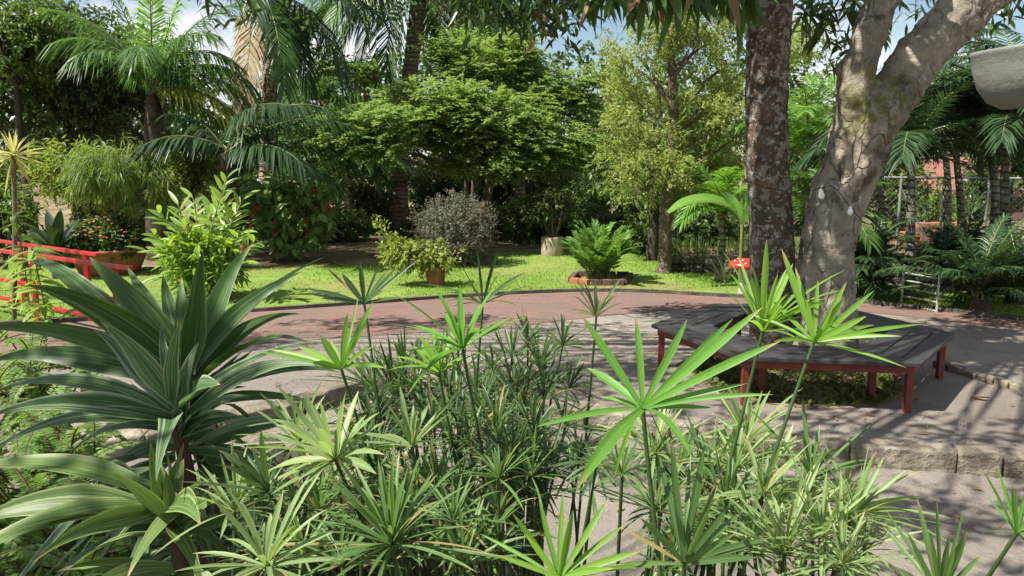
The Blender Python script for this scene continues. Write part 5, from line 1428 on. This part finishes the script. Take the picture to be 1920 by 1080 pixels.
papyrus('yellow-green papyrus head just below the bright head at the brick path', 824, 702, 2.2, 110, 16, 14, 'pap_yellow', 304, elev=(25, 80), base=(835, 830))
papyrus('left of the two tall papyrus heads before the tree trunks', 1430, 622, 1.95, 165, 19, 15, 'pap_yellow', 305, elev=(15, 78), base=(1372, 840))
papyrus('right of the two tall papyrus heads before the trunks, on a long slanting stem', 1526, 642, 1.85, 0, 0, 0, 'pap_yellow', 306, base=(1440, 850), tips=[
    (1465, 465, .05, 22, .02), (1490, 500, .1, 14, 0), (1533, 525, .05, 14, 0), (1588, 528, 0, 16, .02), (1582, 560, -.1, 20, .02), (1640, 545, .05, 15, .04), (1625, 593, -.05, 18, .08), (1730, 608, 0, 12, .10), (1690, 630, -.1, 12, .12), (1640, 610, .15, 14, .1), (1700, 690, -.1, 8, .15), (1445, 560, .1, 14, .02), (1410, 590, .1, 12, .1), (1600, 640, .15, 16, .12), (1560, 580, -.15, 22, .02), (1510, 560, -.1, 20, 0), (1620, 665, 0, 10, .14), (1450, 640, -.1, 12, .15)])
papyrus('dark papyrus head standing highest at the left, over the sunlit lawn', 683, 570, 2.6, 0, 0, 0, 'pap_dark', 307, base=(735, 800), tips=[
    (675, 492, 0, 14, 0), (640, 512, 0, 16, .03), (575, 542, 0, 13, .08), (580, 552, .1, 10, .08), (728, 505, 0, 10, .02), (745, 500, .1, 10, .03), (786, 485, .05, 8, .04), (710, 500, -.1, 12, 0), (610, 500, .1, 8, .04), (755, 558, -.1, 8, .1), (600, 560, -.1, 12, .12), (720, 545, -.15, 14, .1)])
papyrus('pale papyrus head with wide grey-green bracts at lower left', 630, 864, 1.8, 175, 20, 22, 'pap_pale', 308, elev=(10, 80), base=(680, 1010))
papyrus('pale papyrus head right beside the wide grey-green one', 772, 838, 1.95, 125, 15, 16, 'pap_pale', 309, elev=(15, 75), base=(790, 1000))
papyrus('dark-green papyrus head with broad bracts at the bottom right of centre', 1282, 1058, 1.4, 0, 12, 16, 'pap_mid', 310, base=(1280, 1200), tips=[
    (1258, 818, 0, 22, .02), (1320, 830, .05, 24, .0), (1295, 850, .15, 14, .0), (1235, 850, .1, 20, .03), (1200, 970, -.05, 22, .08), (1165, 990, .05, 12, .08), (1360, 870, .1, 16, .02), (1372, 940, 0, 20, .04), (1345, 905, 0, 18, .02), (1440, 1010, .05, 24, .06), (1420, 1045, 0, 22, .08), (1330, 950, -.1, 22, .02), (1150, 1060, 0, 14, .12), (1380, 1000, -.1, 18, .05), (1390, 960, .1, 18, .05)])
papyrus('brightest lime papyrus head at the bottom edge of the view', 1048, 1085, 1.32, 0, 0, 0, 'pap_yellow', 311, base=(1050, 1250), tips=[
    (960, 962, 0, 18, .03), (1010, 935, .05, 18, .0), (1055, 920, .05, 16, .0), (1075, 955, -.05, 20, .0), (1142, 935, .05, 18, .03), (1170, 985, .05, 16, .05), (1200, 1035, 0, 22, .10), (1150, 1065, -.05, 18, .1), (930, 1040, 0, 16, .08), (1120, 975, .1, 14, .02), (900, 1000, .08, 12, .06), (985, 1000, -.1, 18, .02), (1230, 1060, .1, 14, .08)])
papyrus('dense pale tuft of papyrus low at the right of the clump', 1470, 1042, 1.6, 190, 40, 12, 'pap_pale', 312, elev=(0, 75), base=(1480, 1200))
papyrus('papyrus head at the bottom right, its dark bracts edged with yellow', 1762, 1120, 1.35, 0, 0, 0, 'pap_mid', 313, base=(1760, 1300), tips=[
    (1718, 932, .05, 18, .02), (1756, 930, 0, 14, 0), (1806, 955, .05, 12, .02), (1700, 995, 0, 14, .03), (1812, 992, -.05, 26, .04), (1660, 955, .1, 10, .08), (1655, 985, .15, 12, .08), (1742, 995, -.1, 18, 0), (1780, 1000, -.05, 16, .02), (1840, 1040, .05, 16, .08), (1675, 1060, 0, 12, .1), (1790, 1030, -.1, 20, .03)])
papyrus('green papyrus head cut by the right edge near the bottom corner', 1906, 1000, 1.6, 0, 0, 0, 'pap_bright', 314, base=(1855, 1085), tips=[
    (1842, 880, 0, 10, .02), (1870, 870, .05, 8, 0), (1880, 900, .05, 10, .02), (1898, 910, 0, 18, .0), (1930, 900, .05, 16, 0), (1960, 940, 0, 16, .05), (1990, 990, 0, 16, .1), (1925, 930, -.1, 20, 0), (1850, 930, .1, 8, .05), (1940, 1040, 0, 14, .2), (1840, 1000, .1, 10, .2)])
papyrus('slender papyrus head leaning right over the lower path', 1600, 965, 1.75, 165, 24, 15, 'pap_pale', 315, elev=(10, 75), base=(1560, 1100), tilt=(.25, 0))
papyrus('bushy papyrus head of many fine bracts at the bottom left of the clump', 735, 1022, 1.5, 225, 46, 14, 'pap_mid', 316, elev=(5, 80), base=(760, 1200))
papyrus('dark papyrus head low at the left beside the dracaena stem', 505, 925, 1.75, 130, 14, 18, 'pap_dark', 317, elev=(30, 85), base=(570, 1010))
papyrus('pale papyrus tuft at the bottom left corner of the clump', 500, 1062, 1.45, 200, 22, 16, 'pap_pale', 318, elev=(0, 70), base=(520, 1200))
papyrus('thin papyrus head over the sand at the centre bottom', 935, 898, 1.8, 90, 20, 9, 'pap_mid', 319, elev=(10, 80), base=(932, 1050))
papyrus('papyrus head turned down at the centre, backed by pale sand', 1118, 868, 1.9, 100, 16, 10, 'pap_dark', 320, elev=(-25, 20), base=(1106, 1050))
papyrus('small papyrus head just left of the thick middle stem', 1166, 890, 1.8, 85, 22, 8, 'pap_mid', 321, elev=(10, 80), base=(1160, 1050))
papyrus('papyrus head with thin brown-tipped bracts beside the brick path', 905, 570, 2.75, 130, 12, 12, 'pap_dark', 322, elev=(10, 75), base=(905, 800))
papyrus('dark papyrus head before the left part of the bench', 1118, 595, 2.9, 90, 12, 11, 'pap_dark', 323, elev=(15, 80), base=(1100, 800))
# the crowded remainder
rs = np.random.RandomState(350)
dense = [(740, 745, 3.0, 110, 'd'), (925, 690, 3.1, 70, 'd'), (960, 668, 3.1, 80, 'd'), (1012, 690, 3.0, 80, 'd'), (1055, 648, 3.2, 75, 'd'), (895, 765, 2.8, 100, 'd'), (965, 745, 2.9, 100, 'd'), (1020, 750, 2.8, 90, 'd'), (845, 745, 2.9, 95, 'd'), (800, 770, 2.7, 95, 'd'), (930, 800, 2.5, 110, 'd'), (1000, 815, 2.4, 110, 'd'), (880, 830, 2.4, 110, 'd'), (1060, 800, 2.5, 90, 'd'), (990, 640, 3.3, 70, 'd'), (760, 690, 3.1, 90, 'd'), (1065, 730, 3.0, 80, 'd'), (700, 800, 2.6, 100, 'd'), (1030, 870, 2.2, 100, 'd'), (960, 870, 2.1, 100, 'd')]
for i, (x, y, Yq, R, k) in enumerate(dense):
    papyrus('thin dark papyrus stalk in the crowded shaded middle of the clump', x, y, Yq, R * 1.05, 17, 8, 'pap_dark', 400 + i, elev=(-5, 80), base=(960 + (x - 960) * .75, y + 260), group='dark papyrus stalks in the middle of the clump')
for i in range(64):
    x, y = rs.uniform(690, 1120), rs.uniform(690, 940)
    Yq = float(np.interp(y, [690, 940], [3.3, 2.0])) + rs.uniform(-.2, .25)
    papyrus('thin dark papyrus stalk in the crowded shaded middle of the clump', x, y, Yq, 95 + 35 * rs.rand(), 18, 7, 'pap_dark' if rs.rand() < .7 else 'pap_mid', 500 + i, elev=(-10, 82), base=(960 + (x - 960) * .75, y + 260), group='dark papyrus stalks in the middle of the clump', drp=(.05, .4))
fill = [(560, 830, 2.0, 'pap_pale'), (600, 960, 1.9, 'pap_mid'), (680, 930, 1.8, 'pap_mid'), (850, 980, 1.7, 'pap_mid'), (640, 1060, 1.6, 'pap_mid'), (820, 930, 2.0, 'pap_mid'), (870, 1060, 1.6, 'pap_mid'), (440, 960, 1.8, 'pap_pale'), (570, 1040, 1.7, 'pap_mid'), (780, 960, 1.9, 'pap_mid'), (690, 860, 2.2, 'pap_mid'), (920, 1010, 1.9, 'pap_mid')]
for i, (x, y, Yq, mk) in enumerate(fill):
    papyrus('mid green papyrus stalk crowded at the lower left of the clump', x, y, Yq, 120 + 40 * rs.rand(), 22, 11, mk, 440 + i, elev=(0, 82), base=(x + 25, y + 220), group='papyrus stalks at the lower left of the clump')
for i in range(34):
    x, y = rs.uniform(470, 980), rs.uniform(860, 1090)
    Yq = float(np.interp(y, [860, 1090], [2.3, 1.6])) + rs.uniform(-.1, .3)
    papyrus('mid green papyrus stalk crowded at the lower left of the clump', x, y, Yq, 75 + 45 * rs.rand(), 22, 8, ('pap_mid', 'pap_pale', 'pap_dark')[rs.randint(3)], 600 + i, elev=(-5, 85), base=(x + 25, y + 220), group='papyrus stalks at the lower left of the clump', drp=(.05, .4))
for i in range(34):
    x = rs.uniform(1190, 1640); y = rs.uniform(840 + max(0, x - 1400) * .45, 1090)
    Yq = float(np.interp(y, [840, 1090], [2.3, 1.6])) + rs.uniform(-.1, .3)
    papyrus('pale papyrus stalk crowded at the lower right of the clump', x, y, Yq, 70 + 45 * rs.rand(), 22, 8, ('pap_mid', 'pap_pale', 'pap_pale')[rs.randint(3)], 640 + i, elev=(-5, 85), base=(x - 15, y + 220), group='papyrus stalks at the lower right of the clump', drp=(.05, .4))
fill = [(1380, 880, 2.0, 'pap_pale'), (1430, 930, 1.8, 'pap_pale'), (1520, 900, 1.9, 'pap_mid'), (1360, 960, 1.8, 'pap_mid'), (1540, 1010, 1.6, 'pap_pale'), (1410, 1010, 1.7, 'pap_mid'), (1490, 960, 1.8, 'pap_pale'), (1330, 900, 2.1, 'pap_mid'), (1580, 1060, 1.5, 'pap_pale'), (1450, 880, 2.1, 'pap_pale'), (1270, 900, 2.2, 'pap_mid'), (1240, 960, 2.0, 'pap_mid'), (1400, 830, 2.3, 'pap_pale'), (1230, 850, 2.3, 'pap_pale')]
for i, (x, y, Yq, mk) in enumerate(fill):
    papyrus('pale papyrus stalk crowded at the lower right of the clump', x, y, Yq, 120 + 45 * rs.rand(), 22, 11, mk, 470 + i, elev=(0, 82), base=(x - 15, y + 220), group='papyrus stalks at the lower right of the clump')
print('objects', len(bpy.data.objects), 'polys', sum(len(m.polygons) for m in bpy.data.meshes))
